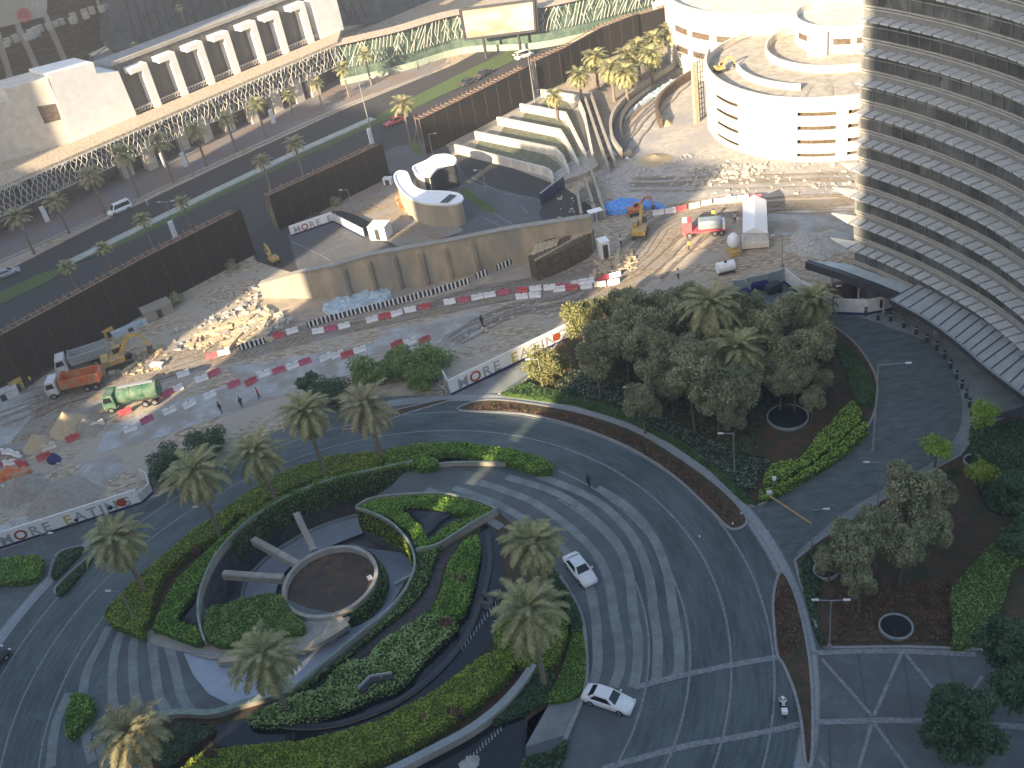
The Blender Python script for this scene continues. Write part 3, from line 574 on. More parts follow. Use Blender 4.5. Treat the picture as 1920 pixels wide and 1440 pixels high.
hedge([(1110, 690), (1140, 620), (1300, 575), (1420, 575), (1540, 640), (1555, 700), (1540, 760), (1440, 770), (1420, 850), (1300, 800), (1200, 750)], .3, 'dark', 'shaded undergrowth beneath the large olive grove', cat='groundcover', name='groundcover', dens=12, rough=.2, body='hs', size=.22)

for (x, y, rp, lb) in ((862, 1082, 11, 'round brown bare shrub patch in the upper light green hedge'), (836, 1166, 13, 'brown gap between the two light green hedges'), (852, 1332, 14, 'dark brown patch in the long yellow green hedge'), (792, 1346, 8, 'small dark patch in the long yellow green hedge'), (755, 1380, 8, 'lower small dark patch in the long yellow green hedge'), (395, 1412, 12, 'dark gap at the left end of the yellow green hedge'), (365, 1030, 8, 'small dark hole in the island hedge below the lamp')):
    hedge([(x+rp*math.cos(a), y+rp*.7*math.sin(a)) for a in (0, .8, 1.6, 2.4, 3.1, 3.9, 4.7, 5.5)], 1.12, 'brownleaf', lb, cat='shrub', name='bare_shrub', body='hs', dens=40, cell=.4)
# ================================================================ BUILDINGS
# unseen blocks added behind the viewpoint; heights and gaps shape shade and sun streaks
def ts(t, s): return (t*.66+s*.75, t*.75-s*.66)
M['towerwall'] = mat('tower_stone', (.28, .26, .24), (.36, .34, .31), .4, .8)
for k, (s0, s1, h) in enumerate(((-330, -199.5, 110), (-199.5, -184, 66), (-184, -127, 79), (-127, -115, 42), (-115, -73, 77), (-73, -64.9, 50), (-64, -38.5, 73), (-38.9, 120, 114))):
    e = -95-k*.4; P = [ts(e, s0), ts(-62-k*.03, s0), ts(-62-k*.03, s1+.05), ts(e, s1+.05)]
    t = thing('city_tower', ['broad stone tower farthest to the left behind the viewpoint', 'slim low stone tower behind the viewpoint, left side', 'wide stone block left behind the viewpoint', 'low link building in the left gap behind the viewpoint', 'mid height stone block behind the viewpoint', 'low link building in the narrow right gap behind the viewpoint', 'stone block beside the tallest tower behind the viewpoint', 'tallest stone tower behind the viewpoint'][k], 'building', (P[0][0], P[0][1], 0))
    MB().prism(P, 0, h).build('wall', M['towerwall'], t)
    w = MB(); a, b = Vector((*P[1], 0)), Vector((*P[2], 0)); d = (b-a).normalized(); nn = Vector((-d.y, d.x, 0))*(1 if Vector((-d.y, d.x, 0)).dot(SUN_DIR) > 0 else -1)
    z = 3
    while z < h-2:
        w.bar(a+d*.8+nn*.04+Vector((0, 0, z)), b-d*.8+nn*.04+Vector((0, 0, z)), .08, 1.8); z += 3.6
    w.build('window_band', M['glass'], t)
# ---------------------------------------------------------------- curved glass tower
TP = [(78, 131), (60, 127), (51, 120.5), (47.4, 113.3), (48.9, 110.6), (50.0, 108.3), (51.1, 105.8), (52, 103.6), (53, 100.7), (53.7, 98.5), (54.4, 96), (55, 93.6), (55.4, 91), (55.7, 88.5), (55.9, 86), (56, 82), (55.8, 76), (55, 68)]
TPs = spl([Vector((a, b, 0)) for a, b in TP[:4]], 5)+resamp(spl([Vector((a, b, 0)) for a, b in TP[3:]], 8), .5)[1:]
k0 = 15
def curtain_mat():
    m, nt, b = newmat('curtain_wall_glass'); N = nt.nodes.new; L = nt.links.new
    g = N('ShaderNodeNewGeometry'); mp = N('ShaderNodeMapping'); mp.inputs['Scale'].default_value = (.9, .9, .28); L(g.outputs['Position'], mp.inputs[0])
    vr = N('ShaderNodeTexVoronoi'); vr.inputs['Scale'].default_value = 1.1; L(mp.outputs[0], vr.inputs['Vector'])
    n = N('ShaderNodeTexNoise'); n.inputs['Scale'].default_value = .25; n.inputs['Detail'].default_value = 4; L(g.outputs['Position'], n.inputs['Vector'])
    r = N('ShaderNodeValToRGB'); r.color_ramp.elements[0].color = (.12, .128, .125, 1); r.color_ramp.elements[1].color = (.30, .295, .28, 1)
    e = r.color_ramp.elements.new(.75); e.color = (.17, .178, .172, 1); L(vr.outputs['Color'], r.inputs[0])
    mx = N('ShaderNodeMix'); mx.data_type = 'RGBA'; mx.blend_type = 'MULTIPLY'; mx.inputs['Factor'].default_value = .6; L(r.outputs[0], mx.inputs['A'])
    r2 = N('ShaderNodeValToRGB'); r2.color_ramp.elements[0].position = .35; r2.color_ramp.elements[1].position = .65; L(n.outputs[0], r2.inputs[0]); L(r2.outputs[0], mx.inputs['B'])
    L(mx.outputs['Result'], b.inputs['Base Color']); b.inputs['Roughness'].default_value = .35; b.inputs['Specular IOR Level'].default_value = .5
    return m
M['curtain'] = curtain_mat()
M['shade'] = mat('sunshade_panel', (.46, .47, .46), (.56, .57, .55), 1, .6)
M['spandrel'] = mat('spandrel', (.2, .2, .195), (.26, .255, .245), 1.5, .6)
tw = thing('glass_tower', 'tall curved glass tower with striped ledges filling the upper right', 'building', (56, 105, 0))
ZF = [3.9+3.65*k for k in range(18)]; TOPZ = 72
MB().wall(TPs, .2, 0, TOPZ).build('glass_facade', M['curtain'], tw)
mu = MB()
for i, p in enumerate(TPs):
    if i < k0-3: continue
    if i % 3 == 0:
        o = offs(TPs, -.16)[i]; mu.bar((o.x, o.y, 0), (o.x, o.y, TOPZ), .05 if i % 9 else .1)
mu.build('mullion', mat('mullion', (.2, .19, .17), (.27, .26, .23), 1, .5), tw)
for k, z in enumerate(ZF):
    P = TPs[k0:]; O = offs(P, -1.85); I = offs(P, -.05); sh = MB(); sp = MB(); lv = MB()
    for i in range(0, len(P)-3, 3):
        a, b = O[i], O[min(i+3, len(P)-1)]; c, d = I[i], I[min(i+3, len(P)-1)]
        g = .3
        q = [a.lerp(b, g/1.5), b, d, c.lerp(d, g/1.5)]
        sh.add([(v.x, v.y, z) for v in q]+[(v.x, v.y, z+.18) for v in q], [(0, 1, 2, 3), (7, 6, 5, 4), (0, 4, 5, 1), (1, 5, 6, 2), (2, 6, 7, 3), (3, 7, 4, 0)])
    if z < 20:                                   # pointed prow of the lower ledges
        e = (P[0]-P[2]).normalized(); tip = P[0]+e*(3.2 if z < 16 else 2.0)+Vector((-.9, -.3, 0))
        sh.prism([(O[0].x, O[0].y), (tip.x, tip.y), (I[0].x+.1, I[0].y+.3), (I[0].x, I[0].y)], z, z+.18)
    sh.build('sunshade_ledge', M['shade'], tw)
    sp.wall(offs(TPs, -.13), .1, z+.18, z+.8).build('spandrel', M['spandrel'], tw)
    lv.wall(offs(TPs[k0-2:], -.13), .05, z+2.5, z+2.58)
    for dz in (.85, 1.15): lv.wall(offs(TPs[k0-2:], -.3), .22, z+dz, z+dz+.16)
    lv.build('louvre_rail', mat('louvre_rail', (.36, .34, .3), (.45, .43, .39), 1, .6) if 'louvre_rail' not in MATS else MATS['louvre_rail'], tw)
# entrance canopies
cn = thing('entrance_canopy', 'wide pale panelled canopy skirting the foot of the glass tower', 'canopy', G(1800, 640))
FR = spl([G(x, y, 5.2) for x, y in ((1670, 561), (1740, 600), (1800, 644), (1850, 688), (1920, 741), (2000, 805))], 6)
BK = spl([G(x, y, 5.7) for x, y in ((1738, 523), (1800, 556), (1860, 596), (1915, 640), (1965, 688), (2040, 750))], 6)
MB().ribbon(FR, BK).build('roof_deck', mat('canopy_panel', (.33, .36, .37), (.4, .43, .43), .8, .55), cn)
rb = MB()
for i in range(0, 200):
    u = i/60*len(FR)
    if u >= len(FR)-1: break
    a = FR[int(u)].lerp(FR[int(u)+1], u % 1); b = BK[int(u)].lerp(BK[int(u)+1], u % 1)
    if i % 3 == 0: rb.bar(a+Vector((0, 0, .04)), b+Vector((0, 0, .04)), .16, .06)
rb.build('canopy_joint', M['asphalt2'], cn)
MB().wall(offs(FR, -.05), .35, [p.z-.55 for p in FR], [p.z+.08 for p in FR], 0, 1).build('fascia', [M['darkmetal'], M['path']], cn)
cl = MB()
for i in (4, 12, 20, 27): p = FR[min(i, len(FR)-1)].lerp(BK[min(i, len(BK)-1)], .75); MB().tube((p.x, p.y, 0), (p.x, p.y, p.z), .3, n=12).build('column', M['concrete'], cn)
c2 = thing('side_canopy', 'flat canopy with thick dark edge pointing left from the tower foot', 'canopy', G(1600, 530))
Pc = GL([(1515, 489), (1560, 491), (1605, 499), (1660, 520), (1738, 525), (1690, 551), (1640, 530), (1580, 508)], 4.8)
MB().prism(Pc, 4.5, 4.8).build('roof_deck', mat('side_canopy_roof', (.36, .42, .43), (.44, .5, .5), 1, .6), c2)
MB().wall(GL([(1513, 491), (1580, 512), (1640, 535), (1692, 556)], 4.8), .8, 3.9, 4.95).build('fascia', M['darkmetal'], c2)
cl = MB()
for p in ((1612, 515), (1560, 500), (1660, 535)):
    q = G(*p, 4.5); MB().tube((q.x, q.y, 0), (q.x, q.y, 4.5), .18, n=10).build('column', M['steel'], c2)
c3 = thing('lower_canopy', 'dark edged flat roof cut off at the right edge above the trees', 'canopy', G(1920, 790))
MB().prism(GL([(1866, 777), (1920, 762), (1990, 745), (1990, 790), (1920, 776)], 3.6), 3.1, 3.6).build('roof', M['darkmetal'], c3)
MB().tube(G(1925, 790), G(1925, 790)+Vector((0, 0, 3.1)), .2).build('column', M['steel'], c3)
# ---------------------------------------------------------------- drum shaped ramp building
DC = (66.0, 174.0); DR_ = 21.3
for q in range(0):
    pass
dr = thing('spiral_ramp_building', 'white round concrete building with slotted storeys under construction', 'building', (DC[0], DC[1], 0))
M['drumwhite'] = mat('raw_white_concrete', (.44, .41, .36), (.62, .59, .53), .8, .9, .2, stretch=((1, 1, .25), 0))
MB().lathe([(DR_-1.2, 0), (DR_-1.2, 10.4)], (DC[0], DC[1], 0), 96).build('inner_wall', M['brown'], dr, smooth=True)
for k in range(5):
    z0 = [0, 1.5, 3.9, 6.3, 8.7][k]; z1 = [.9, 3.2, 5.6, 8.0, 11.2][k]
    MB().lathe([(DR_-.35, z0), (DR_, z0), (DR_, z1), (DR_-.35, z1), (DR_-.35, z0)], (DC[0], DC[1], 0), 96).build('parapet_band', M['drumwhite'], dr)
pl = MB()
for a in range(0, 360, 12):
    if 188 < a < 246 and a % 24 == 0: continue
    wdt = 1.0 if a % 36 else 1.8
    c, s = math.cos(R(a+4)), math.sin(R(a+4)); MB().box((DC[0]+(DR_-.12)*c, DC[1]+(DR_-.12)*s, 5.6), (.5, wdt, 11.1), R(a+4)).build('pilaster', M['drumwhite'], dr)
# solid left quarter with small slots
P = [Vector((DC[0]+(DR_-.1)*math.cos(R(a)), DC[1]+(DR_-.1)*math.sin(R(a)), 0)) for a in range(207, 238, 3)]
for z0, z1 in ((.9, 3.9), (4.7, 6.4), (7.2, 8.8)): MB().wall(P, .4, z0, z1).build('infill_wall', M['drumwhite'], dr)
P2 = [Vector((DC[0]+(DR_-.1)*math.cos(R(a)), DC[1]+(DR_-.1)*math.sin(R(a)), 0)) for a in range(222, 240, 3)]
MB().wall(P2, .45, .5, 11.15).build('solid_bay', M['drumwhite'], dr)
deck = mat('dusty_deck', (.3, .27, .22), (.46, .42, .36), .8, .95, .2)
MB().sheet(arc(DC, DR_-.3, 0, 360, 96)[:-1], 10.3).build('deck', deck, dr)
# upper tier: smaller drum with curb, core and spiral kerb
U = (DC[0]+5, DC[1]+7)
MB().lathe([(13.4, 10.3), (13.4, 11.6), (13, 11.6), (13, 10.3)], (U[0]-1, U[1]-3, 0), 72).build('inner_kerb', M['drumwhite'], dr)
MB().lathe([(9.5, 10.3), (9.5, 15.2), (9.1, 15.2), (9.1, 14)], (U[0]+2, U[1]+1.5, 0), 64).sheet(arc((U[0]+2, U[1]+1.5), 9.2, 0, 360, 48)[:-1], 14.0).build('upper_drum', M['drumwhite'], dr)
sl2 = MB()
for a in range(185, 330, 24):
    P = [Vector((U[0]+2+9.55*math.cos(R(b)), U[1]+1.5+9.55*math.sin(R(b)), 0)) for b in range(a, a+19, 3)]; MB().wall(P, .1, 12, 13).build('window_slot', M['brown'], dr)
MB().prism([(U[0]-8, U[1]-5), (U[0]-5, U[1]-6.5), (U[0]-3.8, U[1]-4.5), (U[0]-7, U[1]-3)], 10.3, 14.5).build('core_tower', M['greywhite'], dr)
MB().wall([Vector((DC[0]+(DR_-5.5)*math.cos(R(a)), DC[1]+(DR_-5.5)*math.sin(R(a)), 0)) for a in range(170, 238, 4)], .4, 10.3, 11.4).build('spiral_kerb', M['drumwhite'], dr)
PW = arc(DC, DR_-.1, 150, 225, 40)
MB().wall(PW, .4, 11.2, [11.2+1.2*max(0, 1-i/40) for i in range(41)]).build('raised_parapet', M['drumwhite'], dr)
jo = MB()
for a in range(200, 300, 13): jo.bar((DC[0]+14*math.cos(R(a)), DC[1]+14*math.sin(R(a)), 10.34), (DC[0]+20.6*math.cos(R(a)), DC[1]+20.6*math.sin(R(a)), 10.34), .4, .05)
jo.build('deck_joint', M['concrete'], dr)
# second raised hall behind the drum, very bright in the sun
t = thing('upper_ramp_hall', 'sunlit white curved ramp block rising behind the round building', 'building', (66, 214, 0))
Pq = arc((74, 215), 27, 150, 300, 40)+[Vector((110, 215, 0))]
MB().prism([(p.x, p.y) for p in Pq], 0, 13).build('wall', M['drumwhite'], t)
MB().wall(arc((74, 215), 26.5, 150, 300, 40), .5, 13, 14.2).build('parapet', M['drumwhite'], t)
w = MB()
for a in range(190, 290, 14): 
    for z_ in (8.6, 4.6): MB().wall(arc((74, 215), 27.06, a, a+10, 6), .12, z_, z_+1.2).build('window_slot', M['brown'], t)
# timber climbing scaffold at its left side
t = thing('scaffold_tower', 'narrow tan scaffold panel standing at the left side of the round building', 'scaffold', G(1305, 232))
A, B = G(1303, 232), G(1318, 225)
MB().wall([A, A.lerp(B, .5)], .5, 0, 11.5).build('timber_panel', M['timber'], t)
s_ = MB()
for u in (0.5, .8, 1.1):
    p = A.lerp(B, u)+Vector((.5, .9, 0)); s_.bar(p, p+Vector((0, 0, 12.5)), .14)
for z in range(1, 13): s_.bar(A.lerp(B, .5)+Vector((.5, .9, z)), A.lerp(B, 1.1)+Vector((.5, .9, z)), .1)
s_.build('scaffold_frame', M['darkmetal'], t)
# ---------------------------------------------------------------- colonnaded mall on the left
FA, FB = G(0, 455), G(640, 160)
ZT = 9.9
CA, CD = G(140, 265, ZT), G(590, 78, ZT); fu = (CD-CA); fu.z = 0; fu.normalize(); fn = Vector((-fu.y, fu.x, 0))      # fn points away from the road
ml = thing('colonnade_mall', 'long white mall with row of inverted L piers over a mosaic ledge', 'building', (CA.x, CA.y, 0))
def FV(px, py, back=0.0): return V(px, py, CA+fn*back, CD+fn*back)
# white end block, traced on the facade plane, given depth
def facepoly(mb, px, d0, d1, mi=0, back=0.0):
    P = [FV(x, y, back) for x, y in px]; n = len(P)
    fr = [p+fn*d0 for p in P]; bk = [p+fn*d1 for p in P]
    tri = tessellate_polygon([[Vector(((p-CA).dot(fu), p.z, 0)) for p in P]])
    mb.add(fr+bk, [tuple(t) for t in tri]+[tuple(i+n for i in t[::-1]) for t in tri]+[(i, (i+1) % n, n+(i+1) % n, n+i) for i in range(n)], mi); return mb
b_ = MB(); facepoly(b_, [(140, 268), (88, 139), (175, 117), (181, 138), (222, 134), (258, 220)], 0, 9); b_.build('white_block', M['white'], ml)
WL = MB(); a0 = CA; d0 = (G(0, 306, ZT)-CA); d0.z = 0
far = CA+d0*1.9
zt_ = 23.2
WL.prism([(CA.x, CA.y), (far.x, far.y), (far.x+fn.x*14, far.y+fn.y*14), (CA.x+fn.x*9, CA.y+fn.y*9)], 0, 21.2); WL.build('cream_wing', M['cream'], ml)
tp = CA+d0*.55
MB().prism([(CA.x-.05, CA.y-.05), (tp.x-.05, tp.y-.05), (tp.x+fn.x*9, tp.y+fn.y*9), (CA.x+fn.x*8.9, CA.y+fn.y*8.9)], 21.2, 23.4).build('roof_parapet', M['cream'], ml)
wq = [V(x, y, CA, CA+d0) for x, y in ((69, 200), (104, 194), (114, 224), (84, 232))]; nrm = Vector((d0.y, -d0.x, 0)).normalized(); nrm = nrm if nrm.dot(fn) < 0 else -nrm
w = MB(); w.add([p+nrm*.06 for p in wq]+[p-nrm*.4 for p in wq], [(0, 1, 2, 3), (7, 6, 5, 4), (0, 4, 5, 1), (1, 5, 6, 2), (2, 6, 7, 3), (3, 7, 4, 0)]); w.build('lattice_window', M['brown'], ml)
for i, (bx, by, tx, ty) in enumerate([(305, 200, 277, 112), (355, 178, 330, 90), (405, 157, 383, 69), (452, 135, 436, 48), (501, 115, 484, 30), (543, 97, 531, 12), (590, 77, 580, -6)]):
    Bp = FV(bx, by); b0 = Bp.copy(); b0.z = 0
    pr_ = MB(); zt2 = 19.3
    c = Bp-fu*.8+fn*1.3; pr_.box((c.x, c.y, (ZT+zt2)/2), (1.6, 2.7, zt2-ZT), math.atan2(fu.y, fu.x))
    c = Bp-fu*2.9+fn*1.3; pr_.box((c.x, c.y, zt2-.6), (2.6, 2.7, 1.2), math.atan2(fu.y, fu.x))
    pr_.build('pier', M['white'], ml)
e1, e0 = FV(645, 55), FV(601, 70)
MB().prism([(e0+fn*0).to_2d(), (e1).to_2d(), (e1+fn*9).to_2d(), (e0+fn*9).to_2d()], ZT, 22).build('white_end_block', M['white'], ml)
st_, en_ = FV(258, 220)+fn*2.8, FV(601, 70)+fn*2.8
ang = math.atan2(fu.y, fu.x)
MB().wall([Vector((st_.x, st_.y, 0)), Vector((en_.x, en_.y, 0))], .4, ZT, 20.4).build('recessed_glazing', mat('recessed_glazing', (.05, .055, .06), (.1, .1, .1), 1.2, .3, stretch=((3, 3, .2), 0)), ml)
MB().wall([Vector((st_.x, st_.y, 0)), Vector((en_.x, en_.y, 0))], .9, 20.4, 21.1).build('roof_edge', M['concrete'], ml)
rl = MB(); k = 0; L_ = (en_-st_).length
while k < L_:                                   # pierced balustrade at the foot of the recesses
    p = st_+fu*k-fn*2.2; rl.bar((p.x, p.y, ZT+.1), (p.x+fu.x*.7, p.y+fu.y*.7, ZT+1.1), .1).bar((p.x+fu.x*.7, p.y+fu.y*.7, ZT+.1), (p.x, p.y, ZT+1.1), .1); k += .75
p, q = st_-fn*2.2, en_-fn*2.2; rl.bar((p.x, p.y, ZT+1.15), (q.x, q.y, ZT+1.15), .15)
rl.build('balustrade', M['cream'], ml)
# ledge and roofs
fx = (FB-FA); fx.z = 0; fx.normalize(); F0 = FA-fx*30; F1 = FB+fx*2
i0 = CA+d0*1.9; 
MB().prism([(F0.x, F0.y), (F1.x, F1.y), (CD.x+fu.x*8, CD.y+fu.y*8), (CA.x, CA.y), (i0.x, i0.y)], 9.3, ZT).build('mosaic_ledge', mat('mosaic_ledge', (.34, .27, .19), (.52, .44, .34), 2.2, .9, .3, lo=.42, hi=.58), ml)
ra = CD+fu*8
MB().prism([(st_+fn*.5).to_2d(), (en_+fn*.5).to_2d(), (en_+fn*9).to_2d(), (st_+fn*9).to_2d()], 14, 20.3).build('roof', mat('terrace_roof', (.22, .23, .24), (.3, .31, .31), 1, .8), ml)
back = MB().wall([FA-fx*30+fn*5, FB+fn*5+fx*3], .4, 0, 9.3); back.build('arcade_wall', mat('arcade_wall', (.05, .045, .04), (.16, .13, .11), .25, .8), ml)
ap = MB()
for px, py in ((240, 330), (285, 315), (345, 280), (388, 262), (430, 245), (478, 228), (520, 208), (560, 190), (590, 178)):
    p = G(px, py); MB().box((p.x, p.y, 2.6), (2.4, 2.4, 5.2), ang).build('arcade_pillar', M['cream'], ml)
# branching white lattice hanging from the ledge
lt = MB(); z0, z1 = 4.6, 9.3; L_ = (F1-F0).length; random.seed(3)
rows = [z0, z0+1.2, z0+2.4, z0+3.6, z1]; pts = []
for r_, z in enumerate(rows):
    row = []; x = random.uniform(0, .5)
    while x < L_: row.append(F0+fx*x+Vector((0, 0, z))-fn*random.uniform(0, .5)); x += random.uniform(.8, 1.3)
    pts.append(row)
for r_ in range(4):
    for p in pts[r_]:
        c = sorted(pts[r_+1], key=lambda q: (q-p).length)[:2]
        for q in c: lt.bar(p, q, .13)
lt.bar(F0+Vector((0, 0, z0)), F1+Vector((0, 0, z0)), .2).bar(F0+Vector((0, 0, z1-.1)), F1+Vector((0, 0, z1-.1)), .25)
lt.build('lattice_screen', mat('lattice_white', (.42, .42, .38), (.55, .54, .5), 1, .7), ml)
# continuation: curved green lattice bridge behind the billboard
gb = thing('lattice_bridge', 'green tinted lattice walkway curving behind the big screen', 'bridge', G(800, 110))
GP = spl([FB+Vector((0, 0, 0)), G(760, 132), G(870, 100), G(1000, 92), G(1110, 70), G(1240, 34), G(1400, -14)], 6)
MB().wall(GP, .3, 0, 1.5).build('mesh_wall', mat('green_mesh', (.24, .3, .24), (.36, .42, .33), 3, .7), gb)
MB().wall(offs(GP, 1.5), .3, 0, 9).build('back_glass', mat('green_glass', (.06, .1, .08), (.13, .18, .14), .6, .25), gb)
MB().ribbon([p+Vector((0, 0, 9.4)) for p in offs(GP, -.6)], [p+Vector((0, 0, 9.4)) for p in offs(GP, 5)]).build('roof', MATS['mosaic_ledge'], gb)
lt = MB(); GQ = resamp(GP, .9)
for i in range(len(GQ)-2):
    for zz in (3.8, 6.4):
        j = i+random.choice((1, 1, 2, -1)) if i else 1; j = max(0, min(len(GQ)-1, j))
        lt.bar(GQ[i]+Vector((0, 0, zz)), GQ[j]+Vector((0, 0, zz+2.6)), .13)
lt.build('lattice_screen', MATS['lattice_white'], gb)
# buildings behind the mall
def BV(px, py, d): return V(px, py, CA+fn*d, CD+fn*d)
lb = thing('louvred_hall', 'dark brown louvred hall with pale columns in the upper left corner', 'building', (CA+fn*34).to_2d().to_3d())
def backpoly(px, d, th, name, m, par):
    P = [BV(x, y, d) for x, y in px]; n = len(P); Q = [p+fn*th for p in P]
    tri = tessellate_polygon([[Vector(((p-CA).dot(fu), p.z, 0)) for p in P]])
    mb = MB().add(P+Q, [tuple(t) for t in tri]+[tuple(i+n for i in t[::-1]) for t in tri]+[(i, (i+1) % n, n+(i+1) % n, n+i) for i in range(n)]); return mb.build(name, m, par)
backpoly([(-200, 260), (-200, 20), (-40, -60), (215, -60), (245, 62), (150, 110), (60, 150), (0, 170)], 34, 6, 'louvred_wall', mat('brown_louvres', (.035, .026, .02), (.11, .08, .06), 1.2, .7, stretch=((.3, .3, 3), 0)), lb)
cl = MB()
for a, b in (((30, 42), (72, 135)), ((84, 28), (120, 112)), ((180, -15), (210, 66)), ((203, -15), (236, 60)), ((214, -15), (240, 52)), ((-6, 60), (20, 150))):
    MB().bar(BV(*a, 33.4), BV(*b, 33.4), 1.1).build('column', M['concrete'], lb)
lv = MB()
for k in range(9):
    y0 = 60+k*13; lv.bar(BV(-30, y0+22, 33.7), BV(150, y0-24, 33.7), .16).bar(BV(150, y0-24, 33.7), BV(208, y0-70, 33.7), .16)
lv.build('louvre', M['brown'], lb)
backpoly([(-100, 60), (-100, -30), (90, -60), (88, 30), (0, 52)], 32.5, .8, 'header_beam', M['concrete'], lb)
ctr = BV(45, 28, 32.3); rg = MB()
for rr in (1.35, .6):
    P = [ctr+fu*rr*math.cos(a*math.pi/12)+Vector((0, 0, rr*math.sin(a*math.pi/12))) for a in range(24)]
    for i in range(24): rg.bar(P[i], P[(i+1) % 24], .3)
rg.build('round_red_sign', M['red'], lb)
MB().prism([(CA-fu*60+fn*9).to_2d(), (CD+fu*10+fn*9).to_2d(), (CD+fu*10+fn*34).to_2d(), (CA-fu*60+fn*34).to_2d()], 0, 16).build('terrace', MATS['terrace_roof'], lb)
bal = MB()
for k in range(60):
    p = CA-fu*40+fu*k*1.6+fn*random.uniform(25, 30)+Vector((0, 0, 16.6)); MB().box(p, (1.2, 1.2, random.uniform(1, 2.2)), ang).build('planter_block', M['concrete'], lb)
gh = thing('gridded_glass_hall', 'dark glass hall with grid of mullions behind the row of piers', 'building', (CA+fn*28+fu*30).to_2d().to_3d())
backpoly([(205, 80), (205, -60), (900, -160), (900, 20), (640, 50), (400, 110), (250, 120)], 26, 5, 'glazing', mat('hall_glass', (.04, .055, .065), (.1, .125, .14), .4, .2, c3=(.07, .08, .09), s3=.1), gh)
g_ = MB()
for k in range(26):
    x = 220+k*17; g_.bar(BV(x, -60, 25.8), BV(x+45, 110-k*3, 25.8), .22)
for k in range(5): g_.bar(BV(230, 20+k*18, 25.8), BV(640, -110+k*18, 25.8), .16)
g_.build('mullion', M['darkmetal'], gh)
# ---------------------------------------------------------------- big roadside screen
bb = thing('billboard', 'large roadside screen showing a pale orange picture above the street', 'billboard', G(940, 104))
BA, BB_ = G(880, 115), G(1005, 98)
q = [V(x, y, BA, BB_) for x, y in ((862, 18), (1000, 0), (1004, 57), (872, 74))]; bn = Vector((BB_.y-BA.y, BA.x-BB_.x, 0)).normalized()
scr_m, nt, b = newmat('screen_picture')
gN = nt.nodes.new('ShaderNodeNewGeometry'); mp = nt.nodes.new('ShaderNodeMapping'); mp.inputs['Rotation'].default_value = (0, .7, 0); mp.inputs['Scale'].default_value = (.12, .12, .25)
nn_ = nt.nodes.new('ShaderNodeTexNoise'); nn_.inputs['Scale'].default_value = 1.2; nn_.inputs['Detail'].default_value = 1
rr = nt.nodes.new('ShaderNodeValToRGB'); rr.color_ramp.elements[0].color = (.36, .24, .17, 1); rr.color_ramp.elements[1].color = (.54, .46, .39, 1); rr.color_ramp.elements[0].position = .35; rr.color_ramp.elements[1].position = .65
nt.links.new(gN.outputs['Position'], mp.inputs[0]); nt.links.new(mp.outputs[0], nn_.inputs[0]); nt.links.new(nn_.outputs[0], rr.inputs[0]); nt.links.new(rr.outputs[0], b.inputs['Base Color'])
b.inputs['Roughness'].default_value = .3
sg = -1 if bn.dot(FC.normalized()) > 0 else 1
MB().add([p+bn*.0 for p in q]+[p-bn*sg*.1 for p in q], [(0, 1, 2, 3), (4, 5, 6, 7)]).build('screen', scr_m, bb)
fr = MB()
for i in range(4): fr.bar(q[i]+bn*sg*.1, q[(i+1) % 4]+bn*sg*.1, .5, .5)
fr.bar(q[1]-bn*sg*1.2, q[2]-bn*sg*1.2, 2.2, 1.4); m_ = [p-bn*sg*.6 for p in q]; fr.add(m_, [(0, 1, 2, 3)])
fr.build('frame', M['darkmetal'], bb)
po = MB()
for x in (.25, .75): p = q[3].lerp(q[2], x)-bn*sg*.6; MB().tube((p.x, p.y, 0), (p.x, p.y, p.z+1), .35).build('post', M['darkmetal'], bb)
# ---------------------------------------------------------------- tall dark netted fences
def netfence(px, h, label, depth=1.3):
    P = [G(*p) for p in px]; t = thing('netted_fence', label, 'fence', P[0])
    B = offs(P, depth)
    MB().wall(P, .12, .15, h).build('netting', M['net'], t)
    lin = resamp(P, 1.15); lb_ = offs(lin, depth); s = MB()
    for i in range(len(lin)-1):
        for Q in (lin, lb_): s.bar(Q[i]+Vector((0, 0, h+.05)), Q[i+1]+Vector((0, 0, h+.05)), .13)
        s.bar(lin[i]+Vector((0, 0, h+.12)), lb_[i]+Vector((0, 0, h+.12)), .1)
        if i % 2 == 0: s.bar(lin[i]+Vector((0, 0, h)), lb_[i]+Vector((0, 0, h+.0)).lerp(Vector((0, 0, h)), 1)+(lb_[i+1]-lb_[i]), .09)
        s.bar(lb_[i]+Vector((0, 0, h-1)), lb_[i]+Vector((0, 0, h+.35+random.random()*.4)), .1)
    s.build('top_walkway', M['scaf'], t)
    s = MB()
    for i in range(0, len(lin)-1, 3):
        s.bar(lb_[i], lb_[i]+Vector((0, 0, h)), .12); s.bar(lin[i]+Vector((0, 0, 0)), lin[i]+Vector((0, 0, h)), .1)
        o = offs(lin, depth+2.5)[i]; s.bar(o, lb_[i]+Vector((0, 0, h*.8)), .12)
    s.build('scaffold_frame', M['scaf'], t); return t
netfence([(-80, 792), (60, 712), (210, 626), (300, 573), (480, 477)], 8.6, 'long black netted fence from left edge to the slip road')
netfence([(524, 434), (640, 378), (732, 333)], 7.0, 'short black netted fence between the two roads')
netfence([(800, 291), (900, 240), (1003, 186)], 7.3, 'brown black netted fence behind the stepped white channels')
netfence([(1012, 178), (1070, 150), (1135, 112), (1200, 86)], 7.3, 'dark netted fence behind the date palm clump')
netfence([(1200, 84), (1290, 58), (1370, 35), (1480, 10)], 6.8, 'orange topped netted fence running off the top edge')
